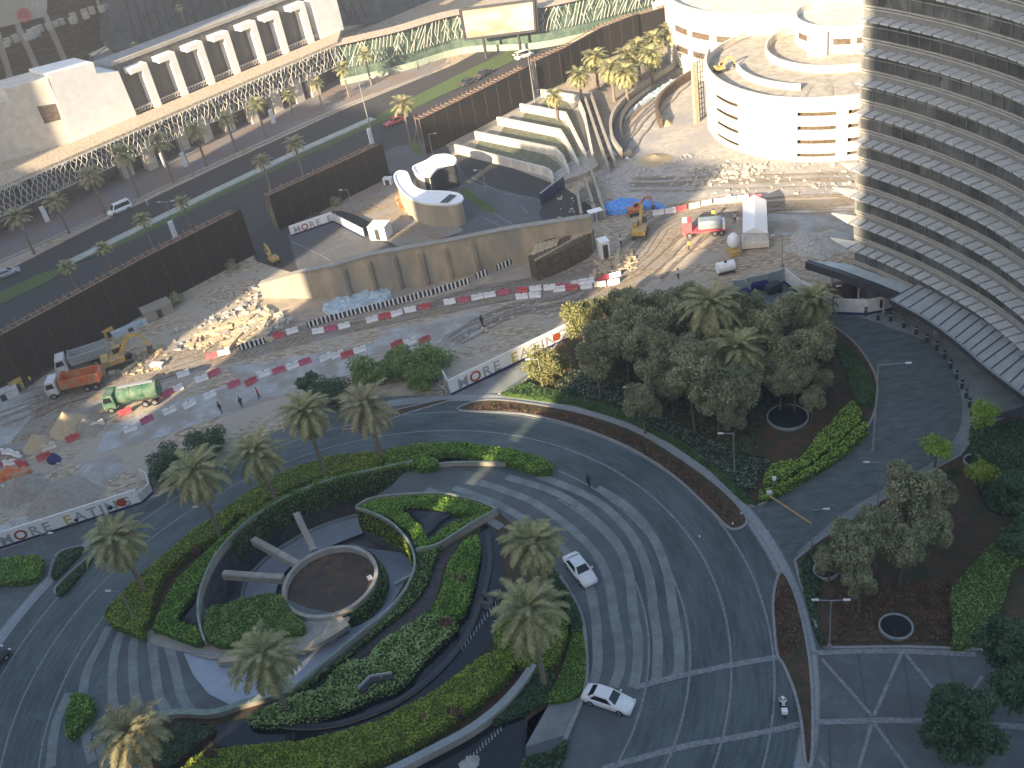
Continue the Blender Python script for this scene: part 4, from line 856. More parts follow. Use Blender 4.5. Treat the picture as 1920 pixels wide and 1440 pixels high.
# ---------------------------------------------------------------- retaining wall with ribs
TW = [(490, 531), (560, 512), (640, 494), (700, 476), (840, 452), (960, 428), (1110, 405)]
BW = [(497, 557), (570, 557), (652, 556), (715, 545), (850, 521), (965, 492), (1115, 470)]
Pb = [G(*p) for p in BW]; zt3 = []
for p, tpx in zip(Pb, TW): zt3.append(max(2.2, ZAT(p, tpx[1])))
rw = thing('retaining_wall', 'long tan concrete retaining wall with upright ribs across the building site', 'wall', Pb[0])
MB().wall(Pb, .9, 0, zt3).build('wall', M['tanwall'], rw)
MB().wall(offs(Pb, -.1), 1.2, [z+.003 for z in zt3], [z+.2 for z in zt3]).build('coping', M['concrete'], rw)
for i, (x, y) in enumerate(((655, 556), (703, 548), (750, 539), (798, 531), (843, 523), (893, 511))):
    p = G(x, y); k = min(range(len(BW)), key=lambda j: abs(BW[j][0]-x)); zz = zt3[k]-.8
    MB().box((p.x, p.y-.3, zz/2), (.55, 1.5, zz), R(30)).build('rib', M['tanwall'], rw)
struct('spoil_bank', MB().sheet(spl(GL([(497, 557), (652, 556), (850, 521), (985, 488), (985, 505), (860, 548), (640, 612), (500, 600), (470, 575)]), 3, True), .05), mat('tan_dust', (.36, .29, .21), (.48, .4, .3), .8, .95, .3, c3=(.3, .27, .22), s3=.25))
# boat shaped timber formwork
fw = thing('formwork_hull', 'pointed boat shaped timber formwork on dark walls beside the retaining wall', 'formwork', G(1050, 500))
PO = GL([(990, 480), (1022, 450), (1085, 430), (1113, 430), (1100, 446), (1060, 468), (1003, 490)], 3.4)
MB().prism(PO, 0, 3.4).build('dark_wall', M['brown'], fw)
pk = MB()
for i in range(14):
    x = 1000+i*8; a, b = G(x, 478-i*3.2, 3.55), G(x+6, 458-i*2.2, 3.55)
    if i not in (6, 7, 8): pk.bar(a, b, .55, .15)
pk.bar(PO[0]+Vector((0, 0, .15)), PO[2]+Vector((0, 0, .15)), .25).bar(PO[6]+Vector((0, 0, .15)), PO[3]+Vector((0, 0, .15)), .25)
pk.build('top_plank', M['timber'], fw)
st2 = MB()
for i in range(12): p = G(1004+i*9, 517-i*3.4); st2.bar(p, (p.x, p.y, 3.4), .16)
st2.build('stud', M['timber'], fw)
# ---------------------------------------------------------------- S shaped white pavilions
def pavilion(px, z, label, extra=None):
    P = spl(GL(px, z), 5, True); t = thing('pavilion', label, 'building', (P[0].x, P[0].y, 0))
    c = sum(P, Vector())/len(P); Q = [c+(p-c)*.965 for p in P]
    MB().prism(Q, 0, z-.25).build('wall', M['tanwall'] if extra is None else M['glass'], t)
    MB().prism(P, z-.25, z).build('roof', M['whitepaint'], t)
    MB().wall(P+[P[0]], .25, z+.002, z+.22).build('roof_rim', M['whitepaint'], t); return t
t = pavilion([(740, 330), (748, 322), (762, 324), (768, 335), (774, 348), (792, 358), (830, 360), (858, 364), (868, 374), (856, 382), (825, 384), (790, 380), (765, 370), (750, 355), (742, 342)], 4.3, 'S shaped pavilion with white curved roof and orange lit curved wall')
MB().add([G(824, 380, 4.4), G(840, 380, 4.4), G(856, 366, 4.4), G(843, 364, 4.4)], [(0, 1, 2, 3)]).build('roof_hatch', M['darkmetal'], t)
MB().box(G(832, 400, 1.6), (1.8, .4, 3.2), R(20)).build('door', M['brown'], t)
t = pavilion([(776, 313), (800, 302), (815, 293), (838, 291), (853, 297), (853, 306), (835, 310), (818, 318), (806, 330), (785, 328), (777, 321)], 4.6, 'smaller hooked pavilion with white roof and dark glass side', 1)
MB().wall(spl(GL([(777, 322), (785, 330), (806, 332)], 4.3), 3), .3, 0, 4.2).build('curved_wall', M['cream'], t)
# ---------------------------------------------------------------- stepped white channels
def trough(px, h, label, w=.45, m='white', floor=None, fm='soil'):
    P = GL(px, h); t = thing('channel_wall', label, 'wall', (P[0].x, P[0].y, 0))
    MB().wall(P, w, 0, h).build('wall', M[m], t)
    return t
for i, px in enumerate([[(852, 270), (900, 283), (1020, 313), (1032, 320), (1036, 334)], [(890, 246), (950, 258), (1040, 276), (1054, 290), (1066, 318)], [(932, 219), (980, 228), (1050, 242), (1062, 262), (1084, 304)], [(975, 194), (1010, 200), (1060, 210), (1072, 235), (1098, 288)], [(1014, 167), (1045, 172), (1082, 178), (1095, 210), (1110, 285)]]):
    trough(px, 1.7, ordn(i)+' of five bent white channel walls, counted from the paved yard', .45, 'drumwhite')
for px, lb in (([(1096, 180), (1116, 240), (1140, 310)], 'long sloping kerb wall right of the bent channels'), ([(1080, 345), (1090, 400)], 'short grey channel wall near the blue tarpaulin'), ([(1096, 330), (1118, 400)], 'middle grey channel wall near the blue tarpaulin'), ([(1109, 318), (1133, 396)], 'outer grey channel wall near the blue tarpaulin'), ([(1108, 175), (1130, 240), (1152, 300)], 'dark edged outer wall beside the marl slope')):
    trough(px, 1.6, lb, .45, 'concrete')
cf = MB(); cf.sheet(GL([(852, 275), (1018, 172), (1100, 180), (1150, 305), (1040, 345)]), .03); struct('channel_base', cf, M['concrete'])
lw = MB()
for px in ([(900, 262), (1020, 290), (1045, 305), (1058, 322), (1043, 328), (1030, 315), (890, 280)], [(945, 238), (1040, 258), (1060, 275), (1075, 310), (1063, 316), (1052, 292), (935, 256)], [(985, 212), (1050, 224), (1072, 255), (1090, 298), (1080, 302), (1060, 258), (975, 228)], [(1020, 184), (1062, 190), (1080, 215), (1103, 282), (1094, 288), (1072, 230), (1015, 198)]): lw.sheet(GL(px), .08)
struct('channel_beds', lw, mat('olive_channel', (.09, .1, .06), (.16, .17, .12), 1, .9, .2))
struct('channel_slab', MB().prism(GL([(1035, 336), (1062, 318), (1108, 288), (1124, 318), (1100, 332), (1045, 352)]), 0, .9), M['concrete'])
stp = MB()
for i in range(9):
    a, b = G(1087+i*6.5, 195+i*13), G(1103+i*6.8, 192+i*13); stp.bar(a+Vector((0, 0, .3)), b+Vector((0, 0, .3)), .5, .6)
struct('channel_steps', stp, M['dirt'])
# quarry edges: curved revetment walls
t = thing('revetment_wall', 'long curved dark revetment between palm bank and marl yard', 'wall', G(1150, 250))
P = spl(GL([(1166, 300), (1150, 275), (1148, 240), (1165, 210), (1200, 180), (1260, 140), (1310, 105)]), 6)
MB().wall(P, .5, 0, 2.2).build('wall', M['concrete'], t); MB().wall(offs(P, -1.2), 1.6, 0, 1.2).build('dark_footing', M['asphalt2'], t)
t = thing('revetment_wall', 'short curved revetment inside the pale marl yard', 'wall', G(1235, 230))
P = spl(GL([(1240, 240), (1232, 215), (1242, 190), (1270, 165), (1310, 140)]), 6)
MB().wall(P, .6, 0, 1.8).build('wall', M['brown'], t)
# diagonal roadway on the palm bank
struct('bank_track', MB().sheet(GL([(1090, 180), (1120, 160), (1300, 80), (1320, 95), (1210, 165), (1150, 215), (1140, 290), (1150, 300), (1120, 235)]), .02), M['dirt'])
# ================================================================ VEGETATION
def frond_mesh(seed, n=46, L=3.2, droop=1.0, st=15, up=80, low=-45, lw=.055, ll=.62):
    rnd = random.Random(seed); mb = MB()
    for k in range(n):
        az = k*2.399963+rnd.uniform(-.15, .15); u = (k+.5)/n; el = R(up+(low-up)*u**.85+rnd.uniform(-7, 7)); ln = L*rnd.uniform(.85, 1.08)*(1 if u > .15 else .75)
        d = Vector((math.cos(az), math.sin(az), 0)); p = Vector((0, 0, 0)); side = Vector((-d.y, d.x, 0)); dr = droop*rnd.uniform(.8, 1.2); pts = []
        for s in range(st+1):
            pts.append(p.copy()); e = el-dr*1.15*(s/st)**1.3; p = p+(d*math.cos(e)+Vector((0, 0, math.sin(e))))*ln/st
        for s in range(st):
            a, b = pts[s], pts[s+1]; w = .045*(1-s/st)+.012
            mb.add([a-side*w, a+side*w, b+side*w*.8, b-side*w*.8], [(0, 1, 2, 3)])
            if s < 2: continue
            t = (b-a).normalized(); up_ = side.cross(t).normalized(); q = s/st; l0 = ll*(math.sin(math.pi*min(1, .15+q*.85))**.6+.1)
            for sg in (-1, 1):
                for h in (0, .5):
                    o = a.lerp(b, h); dd = (side*sg*.8+t*.75-up_*.12+Vector((0, 0, -.28*rnd.random()))).normalized(); e_ = o+dd*l0*rnd.uniform(.8, 1.1); wv = t*lw
                    mb.add([o-wv, o+wv, e_+wv*.25, e_-wv*.25], [(0, 1, 2, 3)])
    return mb
def make_palm(seed, h, L, leaf, label, loc, n=46, rt=.24, lean=(0, 0), droop=1.0, group=None, st=15, name='date_palm', up=80, low=-45, cat='palm tree', thick=.055):
    t = thing(name, label, cat, loc, group); o = Vector(loc); top = Vector((lean[0], lean[1], h)); tk = MB(); N = 14
    for i in range(N):
        a = top*(i/N); b = top*((i+1)/N); r = rt*(1.15-.25*i/N); tk.tube(o+a, o+b, r*1.06, r*.93, 9, cap=False)
    tk.tube(o+top*.93, o+top*1.0+Vector((0, 0, .15)), rt*1.25, rt*1.7, 9)
    tk.build('trunk', M['trunk'], t)
    f = frond_mesh(seed, n, L, droop, st, up, low, lw=thick); f.v = [(v[0]+o.x+top.x, v[1]+o.y+top.y, v[2]+o.z+top.z+.1) for v in f.v]
    f.build('crown', LF[leaf], t); return t
def leaf_cloud(rnd, blobs, n, s, zs=.8, mb=None):
    mb = mb or MB(); tot = sum(b[3]**2 for b in blobs)
    for (x, y, z, r) in blobs:
        for _ in range(int(n*r*r/tot)):
            v = Vector((rnd.gauss(0, 1), rnd.gauss(0, 1), rnd.gauss(0, 1))).normalized(); rad = r*(rnd.random()**.28)*(1+.22*noise.noise(v*2.3+Vector((x, y, z))))
            p = Vector((x, y, z))+Vector((v.x*rad, v.y*rad, v.z*rad*zs)); ss = s*rnd.uniform(.6, 1.3)
            u = Vector((rnd.gauss(0, 1), rnd.gauss(0, 1), rnd.gauss(0, .7))).normalized(); w = u.cross(v+Vector((rnd.gauss(0, .5), rnd.gauss(0, .5), rnd.gauss(0, .5)))).normalized()
            mb.add([p-u*ss, p-w*ss*.5, p+u*ss, p+w*ss*.5], [(0, 1, 2, 3)])
    return mb
def make_tree(seed, h, r, leaf, label, loc, nb=11, n=5000, s=.17, name='olive_tree', cat='tree', group=None, trunk=.13, zs=.8, dense=.42):
    rnd = random.Random(seed); t = thing(name, label, cat, loc, group); o = Vector(loc); blobs = []
    for k in range(nb):
        a = k*2.4+rnd.uniform(-.4, .4); q = math.sqrt((k+.3)/nb)*r*.72
        blobs.append((q*math.cos(a), q*math.sin(a), h-r*.75+rnd.uniform(-.35, .35)*r-(q/r)**2*r*.35, r*dense*rnd.uniform(.75, 1.2)))
    mb = leaf_cloud(rnd, blobs, n, s, zs); mb.v = [(v[0]+o.x, v[1]+o.y, v[2]+o.z) for v in mb.v]; mb.build('crown', LF[leaf], t)
    tk = MB(); fork = Vector((rnd.uniform(-.2, .2), rnd.uniform(-.2, .2), h*.38)); tk.tube(o, o+fork, trunk*1.25, trunk, 8)
    for b in blobs[::2]:
        m_ = fork.lerp(Vector(b[:3]), .5)+Vector((0, 0, .2)); tk.tube(o+fork, o+m_, trunk*.6, trunk*.35, 6, cap=False).tube(o+m_, o+Vector(b[:3]), trunk*.35, trunk*.12, 5, cap=False)
    tk.build('trunk', M['bark'], t); return t
def place(proto, loc, rot, s, label, group=None, used=[set()]):
    o = proto if proto.name not in used[0] else copy_tree(proto)
    used[0].add(proto.name); used[0].add(o.name)
    o.location = Vector(loc); o.rotation_euler.z = rot; o.scale = (s, s, s); o['label'] = label
    if group: o['group'] = group
    return o
# -- large date palms near the viewer: base pixel, crown pixel
PALMS = [((278, 1118), (217, 1012), 3.3, 'palm', 'tall date palm at the left tip of the island hedge'),
 ((415, 1010), (366, 886), 3.5, 'palm', 'date palm with dark bush behind, second from the left above the ramp'),
 ((522, 948), (479, 850), 3.4, 'palm', 'date palm with tan lower fronds leaning over the long hedge'),
 ((612, 897), (572, 775), 3.0, 'palm', 'smaller date palm between hedge and road, left of the golden one'),
 ((718, 864), (685, 762), 3.3, 'palmgold', 'golden sunlit date palm at the end of the long parapet'),
 ((540, 1336), (494, 1232), 3.0, 'palm', 'date palm in front of the blue grey car ramp'),
 ((300, 1472), (243, 1375), 3.2, 'palmgold', 'golden date palm cut by the bottom edge at the lower left'),
 ((1030, 1128), (1000, 1018), 3.0, 'palm', 'upper date palm of the pair by the striped paving'),
 ((1022, 1288), (992, 1146), 3.3, 'palm', 'lower date palm of the pair, with long bare trunk'),
 ((1352, 692), (1332, 573), 4.1, 'palm', 'tallest date palm rising over the olive grove'),
 ((1394, 742), (1384, 655), 3.5, 'palm', 'date palm with spiky crown in the middle of the olive grove'),
 ((1503, 612), (1524, 565), 3.0, 'palm', 'short date palm standing by the bend of the drop-off drive')]
for i, (b, c, L, lf, lb) in enumerate(PALMS):
    B = G(*b); h = ZAT(B, c[1]); C = G(c[0], c[1], h); ln = (C-Vector((B.x, B.y, h))); ln.z = 0
    if ln.length > 1.6: ln = ln.normalized()*1.6
    make_palm(100+i, h, L*random.uniform(1.2, 1.36), lf, lb, B, n=random.randint(74, 96), lean=(ln.x, ln.y), droop=random.uniform(1.05, 1.4), st=14, low=random.uniform(-74, -52), thick=.075, group='date palms of the forecourt')
# -- olive grove
random.seed(11)
OL = [make_tree(k, 7.2+.6*(k % 3), 2.5, ('olive', 'olive', 'olive', 'olive_lit')[k], 'olive', (0, 0, 0), n=7500, s=.15, zs=1.25, nb=15, dense=.36) for k in range(4)]
GRV_T = [(1095, 618, 40, 3), (1130, 660, 40, 0), (1180, 600, 46, 1), (1175, 678, 44, 2), (1225, 640, 48, 0), (1232, 720, 42, 1), (1248, 585, 36, 2), (1272, 690, 44, 0), (1282, 622, 40, 1), (1300, 758, 44, 2), (1345, 772, 42, 0), (1392, 752, 38, 1), (1330, 705, 40, 2), (1430, 605, 38, 0), (1470, 618, 38, 1), (1440, 652, 38, 2), (1500, 645, 36, 0), (1480, 690, 42, 1), (1530, 682, 38, 2), (1522, 738, 30, 0), (1462, 722, 36, 1), (1396, 600, 32, 2), (1205, 762, 32, 0), (1152, 640, 34, 1), (1310, 660, 34, 2), (1240, 665, 38, 3), (1420, 700, 30, 0), (1140, 590, 32, 2), (1120, 700, 34, 1), (1195, 640, 42, 0), (1260, 735, 38, 1), (1290, 570, 34, 0), (1305, 715, 40, 2), (1360, 735, 36, 1), (1375, 775, 34, 0), (1400, 640, 38, 1), (1375, 610, 36, 0), (1450, 685, 38, 0), (1490, 725, 34, 2), (1505, 700, 36, 1), (1210, 690, 42, 2), (1545, 700, 26, 1)]
LO = []
for i, (x, y, rp, k) in enumerate(sorted(GRV_T)):
    P = G(x, y, 4.0); s = ((G(x+rp, y, 4)-G(x-rp, y, 4)).length/2)/2.4*random.uniform(.85, 1.15)
    place(OL[k], (P.x, P.y, 0), random.uniform(0, 6), s, ordn(i)+' olive tree counting from the left in the large grey green grove', 'olive trees of the large grove')
for i, (x, y, rp, k) in enumerate([(1555, 1042, 34, 0), (1600, 1052, 52, 1), (1612, 1096, 34, 2), (1645, 1010, 50, 0), (1690, 1045, 48, 1), (1702, 965, 54, 2), (1742, 1000, 46, 0), (1755, 935, 40, 1)]):
    P = G(x, y, 3.8); s = ((G(x+rp, y, 4)-G(x-rp, y, 4)).length/2)/2.35
    place(OL[k], (P.x, P.y, 0), random.uniform(0, 6), s, ordn(i)+' olive tree from the left in the lower right garden', 'olive trees of the lower garden')
# -- other trees
def tr(px, py, rp, zc, leaf, label, n=4500, s=.17, name='tree', seed=1, **k):
    P = G(px, py, zc); r = (G(px+rp, py, zc)-G(px-rp, py, zc)).length/2; return make_tree(seed, zc+r*.7, r, leaf, label, (P.x, P.y, 0), n=n, s=s, name=name, **k)
tr(1025, 672, 46, 3.4, 'olive_lit', 'sunlit yellow green tree with pale trunk beside the hoarding', seed=21, name='olive_tree', n=5500)
tr(1806, 1352, 90, 4.5, 'dark', 'big dark round tree over the terrace in the lower right', seed=22, n=15000, s=.16, nb=22, name='broadleaf_tree', dense=.34)
tr(1890, 1195, 62, 4.5, 'dark', 'dark tree at the right edge above the big round one', seed=23, n=8000, nb=14, name='broadleaf_tree')
tr(1905, 1280, 55, 4.0, 'dark', 'dark tree cut by the right edge beside the terrace', seed=24, n=6000, nb=14, name='broadleaf_tree')
tr(1905, 910, 50, 4.0, 'dark', 'dark tree at the right edge below the canopy', seed=25, n=6000, name='broadleaf_tree')
tr(1915, 1000, 50, 3.5, 'dark', 'dark bushy tree at the right edge halfway down', seed=26, n=5000, name='broadleaf_tree')
tr(1846, 772, 34, 3.8, 'lime', 'bright lime young tree beside the canopy end', seed=27, n=1700, s=.15, zs=1.3, name='young_tree', nb=14, dense=.32)
tr(1757, 835, 33, 3.0, 'lime', 'round lime green young tree beside the drop-off drive', seed=28, n=1900, s=.15, name='young_tree', nb=12)
tr(1845, 882, 36, 3.0, 'yelgreen', 'yellowish young tree below the bright lime one', seed=29, n=1700, s=.16, name='young_tree', nb=12)
for i, (x, y, rp, lf, lb) in enumerate([(803, 668, 44, 'mid', 'dense green bush tree nearest the white hoarding'), (745, 672, 38, 'mid', 'green bush tree left of the dense one by the hoarding'), (690, 690, 42, 'mid', 'green bush tree behind the golden palm'), (612, 728, 44, 'dark', 'dark bush tree above the small date palm'), (577, 715, 22, 'dark', 'small dark bush left of the dark bush tree'), (385, 828, 42, 'dark', 'dark bush tree behind the second date palm'), (312, 862, 40, 'dark', 'dark bush tree nearest the end of the left hoarding'), (790, 700, 34, 'mid', 'low green bush at the foot of the dense bush tree'), (350, 880, 30, 'mid', 'lighter bush tucked beneath the second date palm')]):
    tr(x, y, rp, 2.3, lf, lb, seed=40+i, n=3600, s=.2, name='bush_tree')
# -- street palms (shared crowns)
SP = [make_palm(200+k, 7.0, (2.7, 2.3)[k % 2], ('palm', 'palm', 'palmgold')[k], 'palm', (0, 0, 0), n=34, st=9, rt=.22, droop=.9, name='street_palm', low=-25, thick=.085) for k in range(3)]
CP = [make_palm(230+k, 6.2, 3.1, ('palm', 'palm')[k], 'palm', (0, 0, 0), n=60, st=10, rt=.26, droop=1.2, name='clump_palm', low=-45, thick=.1) for k in range(2)]
STP = [((65, 477), (35, 408), 2), ((130, 438), (108, 378), 2), ((198, 402), (170, 332), 2), ((262, 370), (232, 290), 0), ((326, 343), (300, 268), 2), ((388, 312), (372, 246), 0), ((443, 283), (425, 225), 0), ((500, 260), (487, 198), 0), ((552, 222), (542, 180), 0), ((605, 203), (597, 158), 0), ((655, 182), (640, 130), 0), ((697, 160), (690, 105), 0),
       ((358, 425), (349, 380), 0), ((287, 462), (276, 412), 0), ((508, 356), (496, 303), 2), ((568, 326), (554, 270), 2), ((770, 265), (757, 197), 2), ((150, 553), (115, 500), 1), ((214, 515), (192, 465), 1)]
for i, (b, c, k) in enumerate(STP):
    B = G(*b); h = ZAT(B, c[1]); s = max(.55, h/7.0)
    lb = (ordn(i)+' palm from the left along the far pavement of the street') if i < 12 else ['small palm on the median above the red barriers', 'small palm on the median further left', 'sunlit palm on the median beside the short fence', 'sunlit palm on the median by the tall double lamp', 'thin tall palm beside the red car', 'broad palm crown against the long black fence, left one', 'broad palm crown against the long black fence, right one'][i-12]
    place(SP[k], B, i*1.3, s, lb, 'palms along the street')
for i, (b, c, k) in enumerate([((1045, 226), (1036, 180), 0), ((1092, 196), (1080, 142), 1), ((1122, 168), (1112, 98), 1), ((1152, 190), (1144, 120), 1), ((1182, 165), (1170, 100), 0), ((1200, 150), (1190, 82), 0), ((1228, 135), (1222, 68), 0), ((1262, 120), (1256, 60), 0), ((1290, 105), (1283, 50), 0), ((1178, 200), (1168, 128), 0), ((1225, 165), (1220, 100), 0)]):
    B = G(*b); h = ZAT(B, c[1]); place(CP[k], B, i*1.7+.5, min(1.1, h/6.2), ordn(i)+' palm from the left in the clump beside the netted fence', 'palms in the clump by the marl yard')
for i, (x, y) in enumerate([(355, 45), (432, 16), (258, 78)]):
    P = BV(x, y+25, 15); P.z = 20.3 if i < 2 else 16; place(SP[2 if i < 2 else 0], P, i, .5, ['small sunlit palm on the mall roof', 'second small palm further right on the mall roof', 'dull small palm on the terrace before the louvred hall'][i], 'palms on the mall roof')
for i, (x, y) in enumerate([(30, 128), (95, 108), (150, 95)]):
    P = BV(x, y, 27); make_tree(70+i, 4, 2.2, 'dark', ['leftmost', 'middle', 'rightmost'][i]+' dusty tree on the terrace before the louvred hall', (P.x, P.y, 16), n=700, s=.3, name='terrace_tree')
for i, (x, y) in enumerate([(437, 505), (335, 568), (630, 385)]):
    P = G(x, y); make_tree(80+i, 2, 1.3, 'olive', ['scrubby bush on the dirt at the foot of the black fence', 'low scrub bush left of the concrete block', 'small scrub bush in front of the short fence'][i], P, n=700, s=.18, name='scrub_bush', cat='bush', trunk=.05)
# ================================================================ STREET FURNITURE
def lamp(base, top, kind, label):
    B = G(*base); h = ZAT(B, top[1]); h = max(4.5, min(h, 18)); t = thing('street_lamp', label, 'street lamp', B)
    MB().tube(B, B+Vector((0, 0, h)), .08 if h < 9 else .15, .05, 8).tube(B, B+Vector((0, 0, .5)), .2, .2, 10).build('pole', M['pole'], t)
    a = MB(); hd = MB(); T = B+Vector((0, 0, h))
    for sg in {'L': (-1,), 'R': (1,), 'D': (-1, 1)}[kind]:
        d = Vector((.97, -.25, 0))*sg; l = 1.0 if h < 9 else 2.6; T2 = T-Vector((0, 0, .15 if h < 9 else 4.0)) if kind == 'D' and h > 9 else T-Vector((0, 0, .1))
        a.tube(T2, T2+d*l+Vector((0, 0, .1)), .06, .04, 6); q = MB().box(T2+d*(l+.3)+Vector((0, 0, .12)), (.6, .2, .1), math.atan2(d.y, d.x)); q.build('lamp_head', M['greywhite'], t)
    a.build('arm', M['pole'], t)
    return t
for b, c, k, lb in [((1378, 892), (1375, 812), 'L', 'lamp post in front of the olive grove by the footpath'), ((1522, 1027), (1520, 955), 'R', 'lamp post at the corner of drive and ring footpath'), ((1555, 1216), (1555, 1125), 'D', 'twin headed lamp post above the paved terrace'), ((1637, 846), (1645, 683), 'R', 'tall lamp post on the inner bend of the drop-off drive'), ((1645, 950), (1642, 866), 'L', 'lamp post on the pavement near the boxy skylight'), ((1018, 727), (1012, 680), 'L', 'pale lamp post under the sunlit tree by the hoarding'), ((1200, 782), (1194, 735), 'L', 'short pale post at the front edge of the grove'), ((415, 1014), (395, 950), 'L', 'lamp post rising from the long hedge'), ((258, 1170), (222, 1108), 'L', 'lamp post at the left tip of the island hedge'), ((108, 1056), (75, 1000), 'R', 'lamp post leaning view beside the left hoarding'), ((362, 330), (315, 222), 'R', 'tall street lamp with white sign on the far pavement'), ((337, 447), (296, 378), 'D', 'tall double street lamp on the median'), ((700, 264), (664, 110), 'D', 'tallest double street lamp at the end of the pale median'), ((1003, 194), (990, 100), 'L', 'thin pole against the brown netted fence'), ((1609, 556), (1609, 500), 'R', 'thin pole under the side canopy'), ((1467, 500), (1463, 440), 'L', 'thin dark pole beside the blue grey hoarding'), ((663, 398), (652, 375), 'L', 'thin pole in the dirt yard'), ((812, 292), (806, 262), 'R', 'short pole near the hooked pavilion'), ((912, 362), (905, 345), 'L', 'small lamp in the paved yard'), ((473, 468), (462, 434), 'L', 'pole at the end of the long black fence')]:
    lamp(b, c, k, lb)
# white box signs on street lamp feet
for (x, y, lb) in ((350, 300, 'white banner box on the lamp of the far pavement'), (330, 432, 'white banner box on the median lamp'), (698, 252, 'white banner box on the tallest double lamp'), (514, 218, 'slim white sign pillar among the far palms'), (312, 300, 'pale brown sign pillar on the far pavement'), (90, 402, 'white sign pillar at the far left pavement')):
    P = G(x, y+ (18 if x > 600 else 14)); t = thing('banner_box', lb, 'sign', P); MB().box(P+Vector((0, 0, 1.7)), (.9, .35, 3.4), R(40)).build('panel', M['whitepaint'], t, bevel=.04); MB().box(P+Vector((0, 0, .1)), (1.1, .6, .2), R(40)).build('base', M['concrete'], t)
# bollards
bo = thing('bollard', 'x', 'bollard', (0, 0, 0)); MB().lathe([(0, 0), (.16, 0), (.16, .9), (.13, 1.0), (0, 1.02)], n=12).build('post', M['darkmetal'], bo); MB().lathe([(.165, .72), (.175, .74), (.175, .82), (.165, .84)], n=12).build('ring', M['steel'], bo)
BOLS = [(1623, 592), (1646, 600), (1669, 602), (1694, 614), (1717, 627), (1737, 642), (1756, 656), (1770, 673), (1782, 691), (1793, 711), (1803, 729), (1811, 746), (1817, 763), (1821, 779)]
for i, (x, y) in enumerate(BOLS): place(bo, G(x, y), 0, 1.25, ordn(i)+' dark bollard from the left along the drop-off pavement', 'bollards along the drop-off drive')
# yellow barrier arm
t = thing('barrier_arm', 'yellow boom barrier across the drop-off drive', 'barrier', G(1444, 935))
A, B = G(1444, 930, 1.0), G(1522, 982, 1.0)
MB().bar(A, B, .12).build('boom', M['yellow'], t); MB().box(G(1443, 936)+Vector((0, 0, .55)), (.5, .4, 1.1)).build('cabinet', M['greywhite'], t)
t = thing('gate_post', 'small card reader post left of the yellow boom barrier', 'post', G(1452, 917)); MB().tube(G(1452, 917), G(1452, 917)+Vector((0, 0, 1.4)), .07).build('post', M['pole'], t); MB().box(G(1452, 917)+Vector((0, 0, 1.5)), (.35, .3, .35)).build('head', M['whitepaint'], t)
# ---------------------------------------------------------------- plastic barriers
def make_barrier(m):
    t = thing('road_barrier', 'x', 'barrier', (0, 0, 0)); b = MB()
    pr_ = [(-.28, 0), (.28, 0), (.28, .18), (.12, .42), (.1, .95), (-.1, .95), (-.12, .42), (-.28, .18)]
    vs = [(-.95, y, z) for y, z in pr_]+[(.95, y, z) for y, z in pr_]; n = 8
    b.add(vs, [tuple(range(8))[::-1], tuple(range(8, 16))]+[(i, (i+1) % n, n+(i+1) % n, n+i) for i in range(n)])
    b.build('shell', M[m], t, bevel=.03); MB().box((0, 0, .97), (.3, .1, .06)).build('filler_cap', M['black'], t); return t
BAR = {k: make_barrier(m) for k, m in (('R', 'red'), ('W', 'whitepaint'), ('M', 'magenta'), ('C', 'creamp'))}
NAMES = {'R': 'red', 'W': 'white', 'M': 'faded red', 'C': 'cream'}
def brow(px, pattern, desc, n=None):
    P = GL(px); P = resamp(spl(P, 8), 2.0); cnt = {}
    k = min(len(P)-1, n or 999)
    for i in range(k):
        c = pattern[i % len(pattern)]
        if c == '-': continue
        a, b = P[i], P[i+1]; m_ = (a+b)/2; j = cnt.get(c, 0); cnt[c] = j+1
        place(BAR[c], m_+Vector((random.uniform(-.15, .15), random.uniform(-.15, .15), 0)), math.atan2(b.y-a.y, b.x-a.x)+random.uniform(-.12, .12), .93, f'{ordn(j)} {NAMES[c]} barrier from the left in {desc}', 'plastic road barriers')
brow([(385, 674), (448, 657)], 'RWR', 'the short row left of the striped boards')
brow([(512, 636), (575, 618)], 'RW', 'the pair within the striped board row')
brow([(585, 628), (690, 604), (800, 578), (900, 560), (965, 546)], 'WMW-WRWWR-WMW', 'the row under the striped boards')
brow([(968, 548), (1035, 543), (1100, 532), (1190, 512)], 'RWWRWW', 'the upper bright corner row')
brow([(965, 562), (1030, 556)], 'WW', 'the pair just below the bright corner row')
brow([(1036, 548), (1100, 541), (1178, 530)], 'WRWC', 'the lower bright corner row')
brow([(1222, 404), (1270, 397), (1330, 383), (1400, 375), (1440, 373)], 'WWRCCC', 'the row beside the blue tarpaulin')
brow([(-20, 850), (15, 852), (62, 862)], 'RWWR', 'the upper row by the small sand cone')
brow([(-20, 876), (20, 872), (70, 872)], 'RWRWW', 'the lower row by the small sand cone')
SING = [(84, 860, 'R', 15), (94, 842, 'C', 30), (138, 825, 'R', 30), (185, 800, 'C', 30), (236, 776, 'R', 25), (277, 791, 'M', 25), (246, 808, 'W', 25), (320, 774, 'W', 25), (357, 762, 'W', 22), (333, 732, 'W', 22), (316, 741, 'M', 22), (380, 714, 'W', 22), (403, 703, 'M', 22), (440, 724, 'M', 20), (472, 719, 'R', 20), (497, 705, 'W', 20), (524, 698, 'M', 20), (550, 690, 'W', 20), (573, 682, 'M', 20), (612, 674, 'W', 18), (634, 669, 'W', 18), (652, 668, 'R', 18), (676, 660, 'W', 18), (745, 649, 'R', 15), (797, 641, 'R', 15), (770, 645, 'W', 15), (395, 745, 'W', 20), (345, 705, 'W', 20)]
